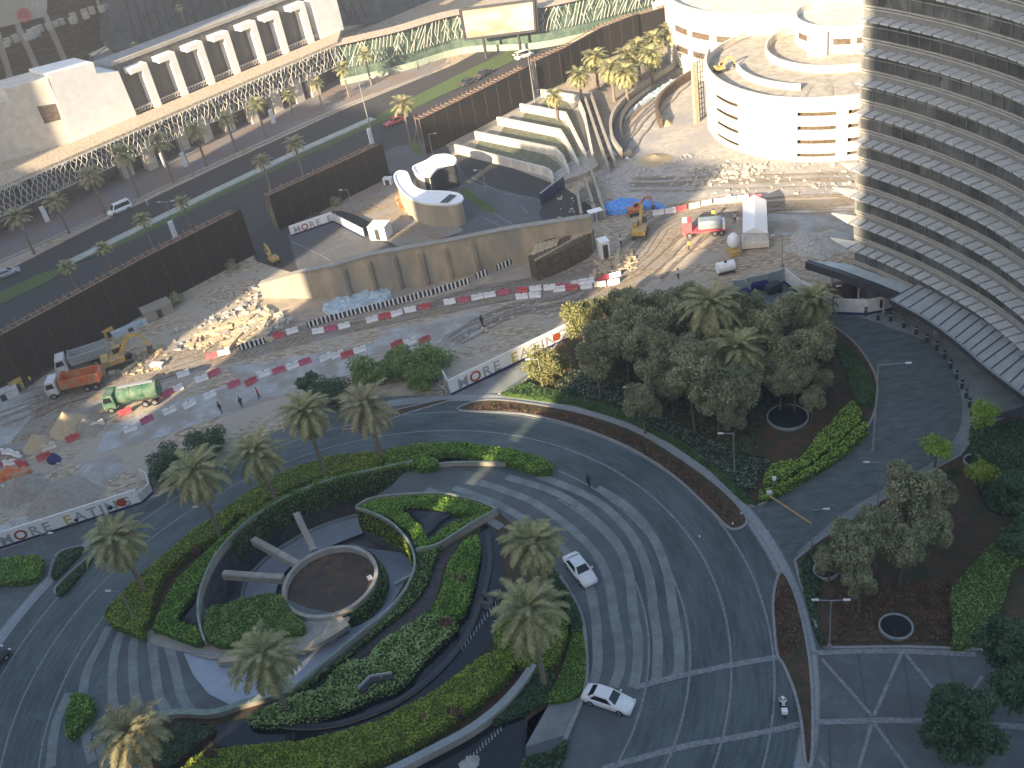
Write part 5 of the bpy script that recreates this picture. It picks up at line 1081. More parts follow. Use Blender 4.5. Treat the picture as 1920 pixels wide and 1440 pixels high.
for i, (x, y, c, a) in enumerate(sorted(SING)):
    p = G(x, y); d = G(x+20, y-9)-p; place(BAR[c], p, math.atan2(d.y, d.x)+random.uniform(-.2, .2), .95, f'{NAMES[c]} barrier, {ordn(i)} from the left along the grey haul track', 'plastic road barriers')
# striped boards
sb = thing('striped_board', 'x', 'barrier board', (0, 0, 0)); MB().box((0, 0, .5), (1.9, .12, 1.0)).build('board', M['black'], sb)
for i in range(3): MB().box((-.62+.62*i, 0, .52), (.26, .2, 1.06)).build('white_stripe', M['whitepaint'], sb)
cnt = 0
for px in ([(450, 657), (512, 640)], [(577, 615), (640, 597), (720, 577), (800, 556), (882, 532)], [(893, 524), (920, 514)], [(932, 508), (960, 496), (992, 478)]):
    P = resamp(spl(GL(px), 8), 1.95)
    for a, b in zip(P, P[1:]):
        place(sb, (a+b)/2, math.atan2(b.y-a.y, b.x-a.x), 1, ordn(cnt)+' black and white striped board from the left below the retaining wall', 'striped boards below the retaining wall'); cnt += 1
# ---------------------------------------------------------------- printed hoardings
def lettering(txt, A, B, h, parent, mats, x0=.06, size=1.5):
    d = (B-A); L = d.length; d.normalize(); nrm = Vector((d.y, -d.x, 0)); pos = L*x0; mb = {m: MB() for m in set(mats)}
    for i, ch in enumerate(txt):
        if ch == ' ': pos += size*.9; continue
        cu = bpy.data.curves.new('g', 'FONT'); cu.body = ch; cu.size = size*1.32; cu.extrude = .02; cu.offset = .035
        ob = bpy.data.objects.new('g', cu); COL.objects.link(ob); dg = bpy.context.evaluated_depsgraph_get(); me = bpy.data.meshes.new_from_object(ob.evaluated_get(dg))
        w = max(v.co.x for v in me.vertices) if me.vertices else 0
        if pos+w > L*.985: bpy.data.objects.remove(ob); break
        vs = [A+d*(pos+v.co.x)+nrm*(.1+v.co.z)+Vector((0, 0, .42+v.co.y)) for v in me.vertices]
        MB().add(vs, [tuple(p.vertices) for p in me.polygons]).build('letter', M[mats[i % len(mats)]], parent); bpy.data.objects.remove(ob); bpy.data.meshes.remove(me); pos += w+size*.19
def hoarding(px, h, label, txt=None, sz=1.5, x0=.06, mats=('greyletter',), skirt='navy', board='whitepaint'):
    P = GL(px); t = thing('hoarding', label, 'hoarding', P[0])
    MB().wall(P, .16, 0, h).build('board', M[board], t); MB().wall(offs(P, -.04), .2, 0, .34).build('skirt', M[skirt], t)
    s = MB(); lin = resamp(P, 2.4)
    for p in offs(lin, .7): s.bar(p, p+Vector((0, 0, h*.8)), .08)
    s.build('brace', M['steel'], t)
    if txt: lettering(txt, P[0], P[1], h, t, mats, x0, sz)
    return t, P
M['greyletter'] = mat('grey_lettering', (.36, .36, .37), rough=.6); M['rust'] = mat('rust_red', (.35, .07, .03), rough=.6); M['gold'] = mat('gold_lettering', (.5, .42, .12), rough=.6)
ht, HP = hoarding([(-60, 1048), (266, 944)], 2.3, 'long white hoarding with grey lettering and navy skirt at the left edge', 'MORE EATING', 1.45, .2, ('greyletter', 'rust', 'greyletter', 'greyletter', 'greyletter', 'gold', 'greyletter', 'greyletter', 'greyletter', 'greyletter', 'greyletter'))
def blob(A, B, u, z, r, m, parent):
    d = (B-A).normalized(); nrm = Vector((d.y, -d.x, 0)); c = A.lerp(B, u)+nrm*.12+Vector((0, 0, z)); P = [c+d*r*math.cos(a*.5236)+Vector((0, 0, r*math.sin(a*.5236))) for a in range(12)]
    MB().add(P+[p+nrm*.03 for p in P], [tuple(range(12)), tuple(range(12, 24))]+[(i, (i+1) % 12, 12+(i+1) % 12, 12+i) for i in range(12)]).build('printed_fruit', M[m], parent)
blob(HP[0], HP[1], .9, 1.15, .62, 'rust', ht); blob(HP[0], HP[1], .83, .9, .3, 'cloth_d', ht); blob(HP[0], HP[1], .63, .7, .25, 'cloth_d', ht)
hoarding([(266, 944), (287, 925), (282, 905), (268, 898)], 1.6, 'low end panel closing the left hoarding', skirt='navy', board='greywhite')
ht, HP = hoarding([(846, 741), (1075, 630)], 2.4, 'sunlit white hoarding with red and grey lettering beside the grove', 'MORE EATING', 1.6, .06, ('greyletter', 'rust', 'greyletter', 'greyletter', 'greyletter', 'gold', 'greyletter', 'greyletter', 'greyletter', 'greyletter', 'greyletter'))
blob(HP[0], HP[1], .86, 1.2, .6, 'rust', ht)
hoarding([(846, 741), (836, 722)], 2.4, 'short white return panel at the end of the sunlit hoarding', board='greywhite')
hoarding([(547, 443), (626, 416)], 2.0, 'small white hoarding with lettering beside the short black fence', 'MORE E', 1.2, .08, ('greyletter', 'rust', 'greyletter', 'greyletter', 'greyletter'))
hoarding([(626, 416), (684, 446)], 1.8, 'white hoarding running down to the white hut', board='greywhite')
hoarding([(1563, 588), (1625, 590), (1700, 575)], 2.3, 'pale hoarding with dark window prints by the bollards', board='greywhite')
hoarding([(1400, 548), (1440, 540), (1472, 530)], 2.3, 'blue grey curved hoarding behind the dark tents', board='cargrey')
hoarding([(1472, 530), (1500, 552), (1560, 580)], 2.3, 'white slanting hoarding beside the short date palm', board='greywhite')
hoarding([(1375, 553), (1398, 551)], 2.3, 'short grey hoarding panel left of the curved one', board='cargrey')
for i, (x, y) in enumerate([(1640, 582), (1683, 576)]):
    P = G(x, y+2); tag(MB().box(P+Vector((0, -.2, 1.3)), (1.7, .06, 1.2), R(-25)).build('printed_panel', M['cloth_d']), ['wide dark print panel on the pale hoarding by the bollards', 'dark print panel nearer the canopy on the pale hoarding'][i], 'panel')
# ================================================================ VEHICLES
def wheel(t, x, y, r=.33, w=.22):
    wh = MB(); wh.tube((x, y-w/2, r), (x, y+w/2, r), r, r, 18); o = wh.build('wheel', M['tyre'], t)
    MB().tube((x, y-w/2-.012, r), (x, y+w/2+.012, r), r*.6, r*.6, 12).build('rim', M['rim'], o)
def loft(sec, mb=None, cap=True, mi=0):
    mb = mb or MB(); n = len(sec[0]); vs = [p for s in sec for p in s]; fs = []
    for i in range(len(sec)-1):
        for k in range(n-1): fs.append((i*n+k, i*n+k+1, (i+1)*n+k+1, (i+1)*n+k))
    if cap: fs += [tuple(range(n))[::-1], tuple(range((len(sec)-1)*n, len(sec)*n))]
    return mb.add(vs, fs, mi)
def car(name, label, paint, L=4.7, W=1.82, Hh=1.42, van=False, cat='car'):
    t = thing(name, label, cat, (0, 0, 0)); hw = W/2; l = L/2; secs = []
    zh = 1.0 if van else .88
    for x, w, zt in ((-l, .78, .62), (-l+.08, .9, .78), (-l+.5, .98, .92 if not van else zh), (-l*.45, 1, .93 if not van else zh), (l*.3, 1, .92 if not van else zh), (l*.62, .98, zh-.06), (l-.2, .9, zh-.2), (l-.03, .78, .58)):
        a = hw*w; secs.append([(x, -a*.92, .22), (x, -a, .42), (x, -a*.99, zt-.16), (x, -a*.9, zt), (x, 0, zt+.035), (x, a*.9, zt), (x, a*.99, zt-.16), (x, a, .42), (x, a*.92, .22), (x, 0, .2)])
    mb = loft([s+[s[0]] for s in secs]); mb.build('body', M[paint], t, smooth=True, bevel=0)
    if van: x0, x1, x2, x3 = -l+.05, -l+.3, l*.38, l*.66; zb = zh-.02
    else: x0, x1, x2, x3 = -l*.74, -l*.44, l*.12, l*.42; zb = .9
    wb, wt = hw*.9, hw*.68
    sec = []
    for f in (0, .5, 1):
        z = zb+(Hh-zb)*f; a = x0+(x1-x0)*f; b = x3+(x2-x3)*f; w = wb+(wt-wb)*f; sec.append([(a, -w, z), (b, -w, z), (b, w, z), (a, w, z), (a, -w, z)])
    rf = loft(sec, cap=False); rf.add([sec[2][0], sec[2][1], sec[2][2], sec[2][3]], [(0, 1, 2, 3)]); rf.build('roof', M[paint], t, bevel=.05)
    def pane(nm, f0, f1, side):
        zz = [zb+(Hh-zb)*f for f in (f0, f1)]
        A = lambda f: (x0+(x1-x0)*f, x3+(x2-x3)*f, wb+(wt-wb)*f)
        (a0, b0, w0), (a1, b1, w1) = A(f0), A(f1); e = .02; m_ = .82
        if side == 'f': q = [(b0+e, -w0*m_, zz[0]), (b0+e, w0*m_, zz[0]), (b1+e, w1*m_, zz[1]), (b1+e, -w1*m_, zz[1])]
        elif side == 'r': q = [(a0-e, w0*m_, zz[0]), (a0-e, -w0*m_, zz[0]), (a1-e, -w1*m_, zz[1]), (a1-e, w1*m_, zz[1])]
        else:
            s = 1 if side == 'L' else -1; ins = .18; q = [(a0+ins*1.6, s*(w0+e), zz[0]), (b0-ins*1.6, s*(w0+e), zz[0]), (b1-ins, s*(w1+e), zz[1]), (a1+ins, s*(w1+e), zz[1])]
        MB().add(q, [(0, 1, 2, 3)]).build(nm, M['carglass'], t)
    pane('windscreen', .06, .92, 'f'); pane('rear_window', .1, .9, 'r'); pane('side_window', .1, .86, 'L'); pane('side_window', .1, .86, 'R')
    for x in (-l*.58, l*.6):
        for y in (-hw+.08, hw-.08): wheel(t, x, y)
    for s in (-1, 1):
        MB().box((l-.13, s*hw*.66, .62), (.2, .36, .14), -s*.25).build('headlight', M['lampw'], t, bevel=.02); MB().box((-l+.05, s*hw*.66, .72), (.12, .34, .13), s*.15).build('tail_light', M['lampred'], t, bevel=.02)
        MB().box((x3-.15, s*(hw+.06), .98), (.14, .16, .1)).build('mirror', M[paint], t)
    return t
def put(t, rear, front, label=None, z=0, both=True):
    a, b = G(*rear), G(*front); t.location = (a+b)/2+Vector((0, 0, z)); t.rotation_euler.z = math.atan2(b.y-a.y, b.x-a.x)
    if label: t['label'] = label
put(car('parked_car', 'white sedan driving on the ring road near the upper palm', 'whitepaint'), (1072, 1052), (1106, 1096))
put(car('parked_car', 'white sedan at the stone cross band below the striped paving', 'whitepaint'), (1100, 1304), (1184, 1332))
put(car('parked_car', 'white car just entering at the bottom edge', 'whitepaint'), (1030, 1472), (1078, 1480))
put(car('parked_car', 'red car waiting behind the thin tall palm', 'red'), (752, 228), (730, 236))
put(car('taxi', 'yellow cream taxi beside the far verge', 'yellow', cat='taxi'), (1064, 52), (1040, 50))
put(car('minivan', 'white minivan on the street below the palms', 'whitepaint', L=5.0, Hh=1.95, van=True, cat='van'), (242, 390), (210, 404))
put(car('parked_car', 'silver car at the left edge of the street', 'steel'), (-4, 524), (34, 510))
put(car('parked_car', 'dark car behind the orange topped netted fence, left one', 'darkmetal'), (868, 162), (892, 152))
put(car('parked_car', 'dark car behind the orange topped netted fence, middle one', 'darkmetal'), (900, 146), (920, 136))
put(car('parked_car', 'silver car at the gap between the netted fences', 'greywhite', van=True, Hh=1.8), (972, 112), (994, 104))
put(car('parked_car', 'dark car cut by the left edge on the ring road', 'darkmetal'), (-34, 1268), (0, 1236))
# trucks
def truck(label, cabm, bedm, kind, name='tipper_truck'):
    t = thing(name, label, 'truck', (0, 0, 0))
    MB().box((-.4, 0, .85), (7.4, .9, .3)).build('chassis', M['darkmetal'], t)
    c = MB(); c.add([(2.0, -1.2, .7), (3.7, -1.2, .7), (3.7, 1.2, .7), (2.0, 1.2, .7), (2.0, -1.2, 2.9), (3.35, -1.2, 2.9), (3.35, 1.2, 2.9), (2.0, 1.2, 2.9), (3.72, -1.2, 1.75), (3.72, 1.2, 1.75)], [(0, 3, 2, 1), (4, 5, 6, 7), (0, 1, 8, 5, 4), (3, 7, 6, 9, 2), (1, 2, 9, 8), (8, 9, 6, 5), (0, 4, 7, 3)])
    cb = c.build('cab', M[cabm], t, bevel=.06)
    MB().add([(3.72, -1.05, 1.85), (3.72, 1.05, 1.85), (3.42, 1.05, 2.75), (3.42, -1.05, 2.75)], [(0, 1, 2, 3)]).build('windscreen', M['carglass'], cb)
    for s in (-1, 1): MB().add([(2.3, s*1.215, 1.8), (3.5, s*1.215, 1.8), (3.3, s*1.215, 2.6), (2.3, s*1.215, 2.6)], [(0, 1, 2, 3)]).build('side_window', M['carglass'], cb); MB().box((3.72, s*.9, 1.0), (.08, .35, .25)).build('headlight', M['lampw'], t)
    if kind == 'tip':
        b = MB()
        b.box((-1.3, 0, 1.25), (5.4, 2.3, .12))
        for s in (-1, 1):
            b.box((-1.3, s*1.2, 1.95), (5.6, .1, 1.35)); 
            for k in range(8): b.box((-3.8+k*.72, s*1.28, 1.95), (.12, .1, 1.3))
            b.box((-1.3, s*1.22, 2.64), (5.7, .2, .12))
        b.box((-4.1, 0, 1.95), (.1, 2.4, 1.3)); b.box((1.45, 0, 2.1), (.1, 2.4, 1.7)); b.build('tipper_bed', M[bedm], t)
    else:
        b = MB(); b.tube((-4.0, 0, 2.05), (1.5, 0, 2.05), 1.22, 1.22, 24)
        o = b.build('tank', M[bedm], t, smooth=False); k_ = MB()
        for x in (-4.0, -2.1, -.3, 1.45): k_.tube((x-.06, 0, 2.05), (x+.06, 0, 2.05), 1.27, 1.27, 24)
        k_.build('tank_hoop', M[bedm], t)
        MB().box((-1.2, 0, 3.3), (5.0, .5, .1)).build('walkway', M['steel'], t)
        MB().box((-1.2, -1.22, 2.2), (1.6, .06, .3)).build('lettering_panel', M['greywhite'], t)
    for x in (2.9, -1.9, -3.2):
        for y in (-1.05, 1.05): wheel(t, x, y, .5, .35)
    return t
put(truck('grey white tipper truck with tilted tray beside the black fence', 'greywhite', 'steel', 'tip'), (205, 672), (112, 702))
put(truck('orange bodied tipper truck with grey cab in the middle', 'greywhite', 'orange', 'tip'), (188, 722), (100, 742))
put(truck('green tanker truck with long ribbed tank', 'green', 'green', 'tank', 'tanker_truck'), (300, 750), (206, 768))
def flat(label):
    t = thing('flatbed_truck', label, 'truck', (0, 0, 0)); MB().box((-.3, 0, .95), (5.4, 2.3, .25)).build('bed', M['red'], t)
    c = MB().box((2.9, 0, 1.6), (1.5, 2.2, 2.0)).build('cab', M['red'], t, bevel=.08); MB().box((3.2, 0, 2.63), (.8, 1.8, .05)).build('roof_panel', M['greywhite'], c); MB().box((3.66, 0, 1.9), (.03, 1.9, .7)).build('windscreen', M['carglass'], c)
    MB().box((-.6, 0, 1.8), (3.6, 1.9, 1.4)).build('drum_load', M['cargrey'], t, bevel=.25)
    MB().box((-2.6, 0, 1.5), (.4, 2.2, 1.0)).build('tailboard', M['whitepaint'], t)
    for x in (2.6, -1.2, -2.2):
        for y in (-1, 1): wheel(t, x, y, .48, .3)
    return t
put(flat('red and white flatbed truck carrying a grey machine'), (1348, 436), (1302, 440))
# excavators
def excavator(label, m='yellow', arm_up=True):
    t = thing('excavator', label, 'excavator', (0, 0, 0))
    for s in (-1, 1):
        k = MB(); k.box((0, s*1.1, .4), (3.6, .5, .55)).tube((-1.8, s*1.1-.25, .4), (-1.8, s*1.1+.25, .4), .4).tube((1.8, s*1.1-.25, .4), (1.8, s*1.1+.25, .4), .4); k.build('track', M['darkmetal'], t)
    MB().box((-.5, 0, 1.35), (3.2, 2.4, .9)).box((-1.6, 0, 1.7), (1.1, 2.4, .8)).build('house', M[m], t, bevel=.1)
    c = MB().box((.4, .75, 2.2), (1.4, .9, 1.4)).build('cab', M[m], t, bevel=.08)
    MB().box((.5, .75, 2.3), (1.45, .95, .8)).build('cab_window', M['carglass'], c)
    MB().bar((.6, -.1, 1.6), (2.6, -.1, 4.2), .45, .55).bar((2.6, -.1, 4.2), (4.3, -.1, 3.9), .38, .45).build('boom', M[m], t)
    MB().bar((4.3, -.1, 4.0), (5.0, -.1, 1.4), .3, .4).build('stick', M[m], t)
    MB().tube((1.2, -.1, 2.2), (2.8, -.1, 3.6), .1).tube((3.0, -.1, 4.5), (4.4, -.1, 4.3), .09).build('hydraulic_ram', M['steel'], t)
    MB().add([(4.6, -.6, 1.4), (4.6, .4, 1.4), (5.3, .4, 1.2), (5.3, -.6, 1.2), (4.3, -.6, .5), (4.3, .4, .5), (5.0, .4, .2), (5.0, -.6, .2)], [(0, 1, 2, 3), (0, 4, 5, 1), (4, 7, 6, 5), (0, 3, 7, 4), (1, 5, 6, 2)]).build('bucket', M['darkmetal'], t)
    return t
e = excavator('yellow excavator with arm stretched right beside the orange truck'); put(e, (206, 692), (244, 678))
e = excavator('yellow excavator at the bright corner facing up the slope'); put(e, (1196, 458), (1205, 425)); e.scale = (.85, .85, .85)
e = excavator('small orange machine behind the bright excavator', 'orange'); put(e, (1180, 404), (1205, 398)); e.scale = (.6, .6, .6)
e = excavator('small yellow lifting machine at the tip of the retaining wall'); put(e, (528, 502), (500, 480)); e.scale = (.6, .6, .6)
e = excavator('tiny yellow machine on the round building deck'); put(e, (1345, 137), (1360, 133)); 
q = G(1352, 134, 10.3); e.location = q; e.scale = (.55, .55, .55)
# motorcycle with rider
def skinbody(name, joints, edges, radii, mats, matf, parent=None, loc=(0, 0, 0)):
    me = bpy.data.meshes.new(name); me.from_pydata(joints, edges, []); o = bpy.data.objects.new(name, me); COL.objects.link(o)
    sk = o.modifiers.new('s', 'SKIN'); sk.use_smooth_shade = True
    for i, v in enumerate(me.skin_vertices[0].data): v.radius = radii[i]; v.use_root = (i == 0)
    sb_ = o.modifiers.new('b', 'SUBSURF'); sb_.levels = 2; sb_.render_levels = 2
    dg = bpy.context.evaluated_depsgraph_get(); me2 = bpy.data.meshes.new_from_object(o.evaluated_get(dg)); bpy.data.objects.remove(o)
    for m in mats: me2.materials.append(M[m])
    for p in me2.polygons: p.material_index = matf(p.center)
    o = bpy.data.objects.new(name, me2); COL.objects.link(o); o.location = loc
    if parent: o.parent = parent
    return o
def person(label, shirt='cloth_w', trousers='cloth_d', stride=.12, armf=.0):
    t = thing('person', label, 'person', (0, 0, 0))
    J = [(0, 0, .98), (0, 0, 1.15), (0, 0, 1.38), (0, 0, 1.5), (0, 0, 1.64), (0, 0, 1.74),
         (0, .1, .9), (stride*.5, .1, .5), (stride, .1, .09), (stride+.14, .1, .05), (0, -.1, .9), (-stride*.3, -.1, .5), (-stride, -.1, .09), (-stride+.14, -.1, .05),
         (0, .19, 1.42), (-.03-armf, .25, 1.15), (.05+armf, .25, .9), (.09+armf, .25, .8), (0, -.19, 1.42), (.05+armf, -.25, 1.15), (.12, -.25, .9), (.15, -.25, .8)]
    E_ = [(0, 1), (1, 2), (2, 3), (3, 4), (4, 5), (0, 6), (6, 7), (7, 8), (8, 9), (0, 10), (10, 11), (11, 12), (12, 13), (2, 14), (14, 15), (15, 16), (16, 17), (2, 18), (18, 19), (19, 20), (20, 21)]
    Rr = [(.15, .12), (.13, .1), (.16, .11), (.055, .055), (.095, .1), (.085, .085), (.09, .09), (.065, .065), (.045, .045), (.04, .035), (.09, .09), (.065, .065), (.045, .045), (.04, .035), (.06, .06), (.045, .045), (.036, .036), (.035, .025), (.06, .06), (.045, .045), (.036, .036), (.035, .025)]
    def mf(c):
        if c.z > 1.5: return 0
        if c.z > .98: return 1 if not (abs(c.y) > .2 and c.z < 1.0) else 0
        if abs(c.y) > .2: return 0
        return 2 if c.z > .1 else 3
    skinbody('body', J, E_, Rr, ['skin', shirt, trousers, 'black'], mf, t)
    MB().lathe([(0, 1.83), (.07, 1.82), (.105, 1.75), (.108, 1.68), (.09, 1.64)], (-.012, 0, 0), 14).build('hair', M['hair'], t, smooth=True)
    return t
def pput(t, px, rot, s=1): t.location = G(*px); t.rotation_euler.z = rot; t.scale = (s, s, s)
for (px, rot, lb, sh, trs) in [((1105, 914), 1.0, 'person in dark clothes standing alone on the ring road', 'cloth_d', 'cloth_d'), ((834, 741), .5, 'person in dark trousers by the end of the sunlit hoarding', 'cloth_w', 'cloth_d'),
    ((62, 722), 0, 'worker in yellow vest beside the black fence', 'hivis', 'cloth_d'), ((1338, 412), 1, 'worker in pale yellow between truck and barriers', 'hivis', 'cloth_d'), ((1378, 418), 2, 'worker in white left of the white shelter', 'cloth_w', 'cloth_d'), ((1384, 424), 1, 'worker in pale clothes close to the white shelter', 'cloth_w', 'cloth_w'),
    ((1292, 470), 0, 'worker in yellow below the red and white truck', 'hivis', 'cloth_d'), ((1272, 524), 1, 'worker near the top of the olive grove', 'cloth_w', 'cloth_d'), ((1165, 462), 1, 'worker in white beside the cabin at the bright corner', 'cloth_w', 'cloth_d'), ((905, 612), 1, 'worker in dark clothes on the haul track', 'cloth_d', 'cloth_d'),
    ((416, 775), 1, 'person in black walking on the haul track, left one', 'cloth_d', 'cloth_d'), ((455, 765), 2, 'person in black walking on the haul track, middle one', 'cloth_d', 'cloth_d'), ((487, 748), 0, 'person in red walking on the haul track', 'redcloth', 'cloth_d'), ((278, 386), 0, 'person in white on the far pavement by the minivan', 'cloth_w', 'cloth_w'), ((785, 130), 0, 'person in dark clothes on the far corner pavement', 'cloth_d', 'cloth_d'), ((1117, 397), 0, 'person in white on the channel wall end, right one', 'cloth_w', 'redcloth'), ((1112, 399), 0, 'person in white on the channel wall end, left one', 'cloth_w', 'redcloth')]:
    pput(person(lb, sh, trs), px, rot, 1.05)
mc = thing('motorcycle', 'parked looking motorcycle ridden on the outer lane at lower right', 'motorcycle', (0, 0, 0))
mc['label'] = 'dark motorcycle heading up the outer lane at lower right'
for x in (-.68, .7): 
    MB().tube((x, -.06, .31), (x, .06, .31), .31, .31, 18).build('wheel', M['tyre'], mc)
MB().box((0, 0, .62), (1.1, .3, .36)).build('engine', M['darkmetal'], mc, bevel=.06); MB().box((-.45, 0, .84), (.7, .28, .1)).build('seat', M['black'], mc, bevel=.03); MB().box((.22, 0, .9), (.45, .3, .22)).build('fuel_tank', M['red'], mc, bevel=.07)
MB().bar((.7, .1, .31), (.5, .1, 1.0), .06).bar((.7, -.1, .31), (.5, -.1, 1.0), .06).bar((.48, -.36, 1.05), (.48, .36, 1.05), .05).build('fork', M['steel'], mc); MB().box((.66, 0, .9), (.12, .2, .18)).build('headlight', M['lampw'], mc)
MB().box((-.85, 0, 1.02), (.45, .5, .42)).build('delivery_box', M['whitepaint'], mc, bevel=.04)
rd = thing('person', 'rider in white top seated on the dark motorcycle', 'person', (0, 0, 0))
J = [(-.3, 0, .95), (-.25, 0, 1.15), (-.12, 0, 1.38), (-.08, 0, 1.48), (-.02, 0, 1.6), (0, 0, 1.7), (-.25, .13, .93), (.15, .22, .9), (.0, .22, .5), (.12, .22, .42), (-.25, -.13, .93), (.15, -.22, .9), (.0, -.22, .5), (.12, -.22, .42), (-.12, .19, 1.4), (.08, .3, 1.2), (.38, .3, 1.12), (.46, .3, 1.1), (-.12, -.19, 1.4), (.08, -.3, 1.2), (.38, -.3, 1.12), (.46, -.3, 1.1)]
E_ = [(0, 1), (1, 2), (2, 3), (3, 4), (4, 5), (0, 6), (6, 7), (7, 8), (8, 9), (0, 10), (10, 11), (11, 12), (12, 13), (2, 14), (14, 15), (15, 16), (16, 17), (2, 18), (18, 19), (19, 20), (20, 21)]
Rr = [(.15, .12), (.13, .1), (.16, .11), (.055, .055), (.09, .09), (.08, .08)]+[(.09, .09), (.07, .07), (.045, .045), (.04, .035)]*2+[(.06, .06), (.045, .045), (.036, .036), (.035, .03)]*2
skinbody('body', J, E_, Rr, ['skin', 'cloth_w', 'cloth_d'], lambda c: 0 if c.z > 1.49 or c.x > .3 and c.z > 1.0 else (1 if c.z > 1.0 else 2), rd)
MB().lathe([(0, 1.82), (.1, 1.79), (.135, 1.7), (.13, 1.58), (.1, 1.53)], (0, 0, 0), 16).build('helmet', M['whitepaint'], rd, smooth=True)
for o in (mc, rd): put(o, (1472, 1352), (1465, 1312))
# ================================================================ SITE CLUTTER
def cone(px, r, h, m, label, seed=0, n=40, irr=.12):
    c = G(*px); rnd = random.Random(seed); mb = MB(); rings = 12; vs = [(c.x, c.y, h)]
    for i in range(1, rings+1):
        for k in range(n):
            a = 2*math.pi*k/n; v = Vector((math.cos(a), math.sin(a), 0)); q = i/rings; rr = r*q*(1+irr*noise.noise(v*1.6+Vector((seed, 0, q))))
            z = max(0, h*(1-q**.9)+(noise.noise(v*3*q+Vector((seed, q*5, 0)))*.25*h*irr*4*(1-q)))
            vs.append((c.x+rr*v.x, c.y+rr*v.y, z))
    fs = [(0, 1+k, 1+(k+1) % n) for k in range(n)]+[(1+(i-1)*n+k, 1+i*n+k, 1+i*n+(k+1) % n, 1+(i-1)*n+(k+1) % n) for i in range(1, rings) for k in range(n)]
    mb.add(vs, fs); return tag(mb.build('heap', M[m], smooth=True), label, 'heap')
cone((70, 835), 2.0, 1.9, 'pile', 'small pale sand cone by the red and white barriers', 1)
cone((130, 800), 2.8, 2.6, 'pile', 'larger pale sand heap lit on its left side', 2)
cone((165, 800), 2.6, 1.5, 'pilegrey', 'brown gravel heap right of the larger sand heap', 3)
cone((120, 935), 4.6, 2.0, 'pilegrey', 'broad grey gravel heap behind the left hoarding', 4, irr=.2)
cone((45, 920), 3.2, 2.2, 'pilegrey', 'grey brown heap at the left edge', 5, irr=.2)
cone((185, 885), 3.4, 1.2, 'slab', 'low flat topped rubble mound behind the left hoarding', 6, irr=.25)
cone((1228, 300), 3.0, 1.0, 'pile', 'low brown mound on the pale marl yard', 7, irr=.2)
cone((1248, 233), 1.3, 1.2, 'pile', 'small bright mound inside the short revetment', 8)
cone((1530, 455), 4.2, .9, 'rubble', 'low pale spoil mound near the tower foot', 9, irr=.7)
def scatter(px, n, smin, smax, m, label, name='rubble', seed=0, flat=.4, long=1.0):
    rnd = random.Random(seed); P = GL(px); xs = [p.x for p in P]; ys = [p.y for p in P]; mb = MB(); k = 0
    while k < n:
        x, y = rnd.uniform(min(xs), max(xs)), rnd.uniform(min(ys), max(ys))
        if not inside(x, y, P): continue
        s = rnd.uniform(smin, smax)*(rnd.random()**1.5+.4); mb.box((x, y, s*flat*.4), (s*rnd.uniform(.8, long), s*rnd.uniform(.35, .8), s*flat), rnd.uniform(0, 3.1), 0, ('X', rnd.uniform(-.5, .5))); k += 1
    o = mb.build(name, M[m]); tag(o, label, 'rubble', kind='stuff'); return o
scatter([(350, 640), (480, 575), (520, 590), (500, 640), (380, 660)], 220, .5, 1.4, 'timber', 'scattered broken timber and boards left of the retaining wall', 'timber_debris', 1, .3, 3.5)
scatter([(400, 600), (470, 560), (560, 600), (480, 640), (400, 645)], 200, .4, 1.2, 'rubble', 'broken stone debris left of the retaining wall', 'stone_debris', 2)
scatter([(1285, 345), (1300, 312), (1440, 308), (1420, 335), (1300, 350)], 260, .3, 1.0, 'rubble', 'pale broken rock patch below the round building', 'rock_patch', 3)
scatter([(1100, 330), (1280, 290), (1610, 300), (1600, 360), (1300, 370), (1140, 380)], 380, .2, .7, 'rubble', 'loose stones strewn over the marl yard', 'loose_stones', 4)
scatter([(200, 660), (310, 640), (320, 690), (250, 705), (200, 700)], 120, .3, .9, 'pile', 'broken ground round the excavator', 'loose_earth', 5, .4, 2)
scatter([(1120, 480), (1190, 470), (1190, 505), (1110, 520)], 110, .3, .9, 'timber', 'heap of planks at the bright corner', 'plank_debris', 6, .4, 3)
scatter([(860, 590), (1000, 560), (1050, 580), (960, 660), (860, 680), (820, 640)], 170, .15, .6, 'rubble', 'small stones between haul track and sunlit hoarding', 'small_stones', 7)
scatter([(300, 640), (480, 500), (500, 560), (400, 600), (330, 660)], 150, .2, .8, 'rubble', 'stones on the dirt below the long black fence', 'fence_stones', 8)
scatter([(0, 880), (100, 860), (300, 900), (260, 935), (0, 1010)], 240, .15, .6, 'rubble', 'stones and clods behind the left hoarding', 'hoarding_stones', 9)
scatter([(1040, 360), (1140, 330), (1200, 380), (1140, 400), (1060, 470)], 120, .2, .7, 'rubble', 'stones beside the short channel walls', 'channel_stones', 10)
def sheetpile(px, z, m, label, seed=0, cat='tarpaulin', name='tarpaulin'):
    P = spl(GL(px), 4, True); P = [Vector((p.x, p.y, 0)) for p in P]; n = len(P); xs = [p.x for p in P]; ys = [p.y for p in P]; pts = [p.to_2d() for p in P]; y = min(ys)
    while y < max(ys):
        x = min(xs)
        while x < max(xs):
            if inside(x, y, P): pts.append(Vector((x+random.uniform(-.1, .1), y+random.uniform(-.1, .1))))
            x += .45
        y += .45
    vo, eo, fo, _, _, _ = delaunay_2d_cdt(pts, [(i, (i+1) % n) for i in range(n)], [], 1, 1e-4)
    vs = [(v.x, v.y, .05 if i < n else z*(.55+.8*abs(noise.noise(Vector((v.x*.7, v.y*.7, seed))))+.3*noise.noise(Vector((v.x*2.2, v.y*2.2, seed))))) for i, v in enumerate(vo)]
    mb = MB().add(vs, [tuple(f) for f in fo]); return tag(mb.build(name, M[m]), label, cat)
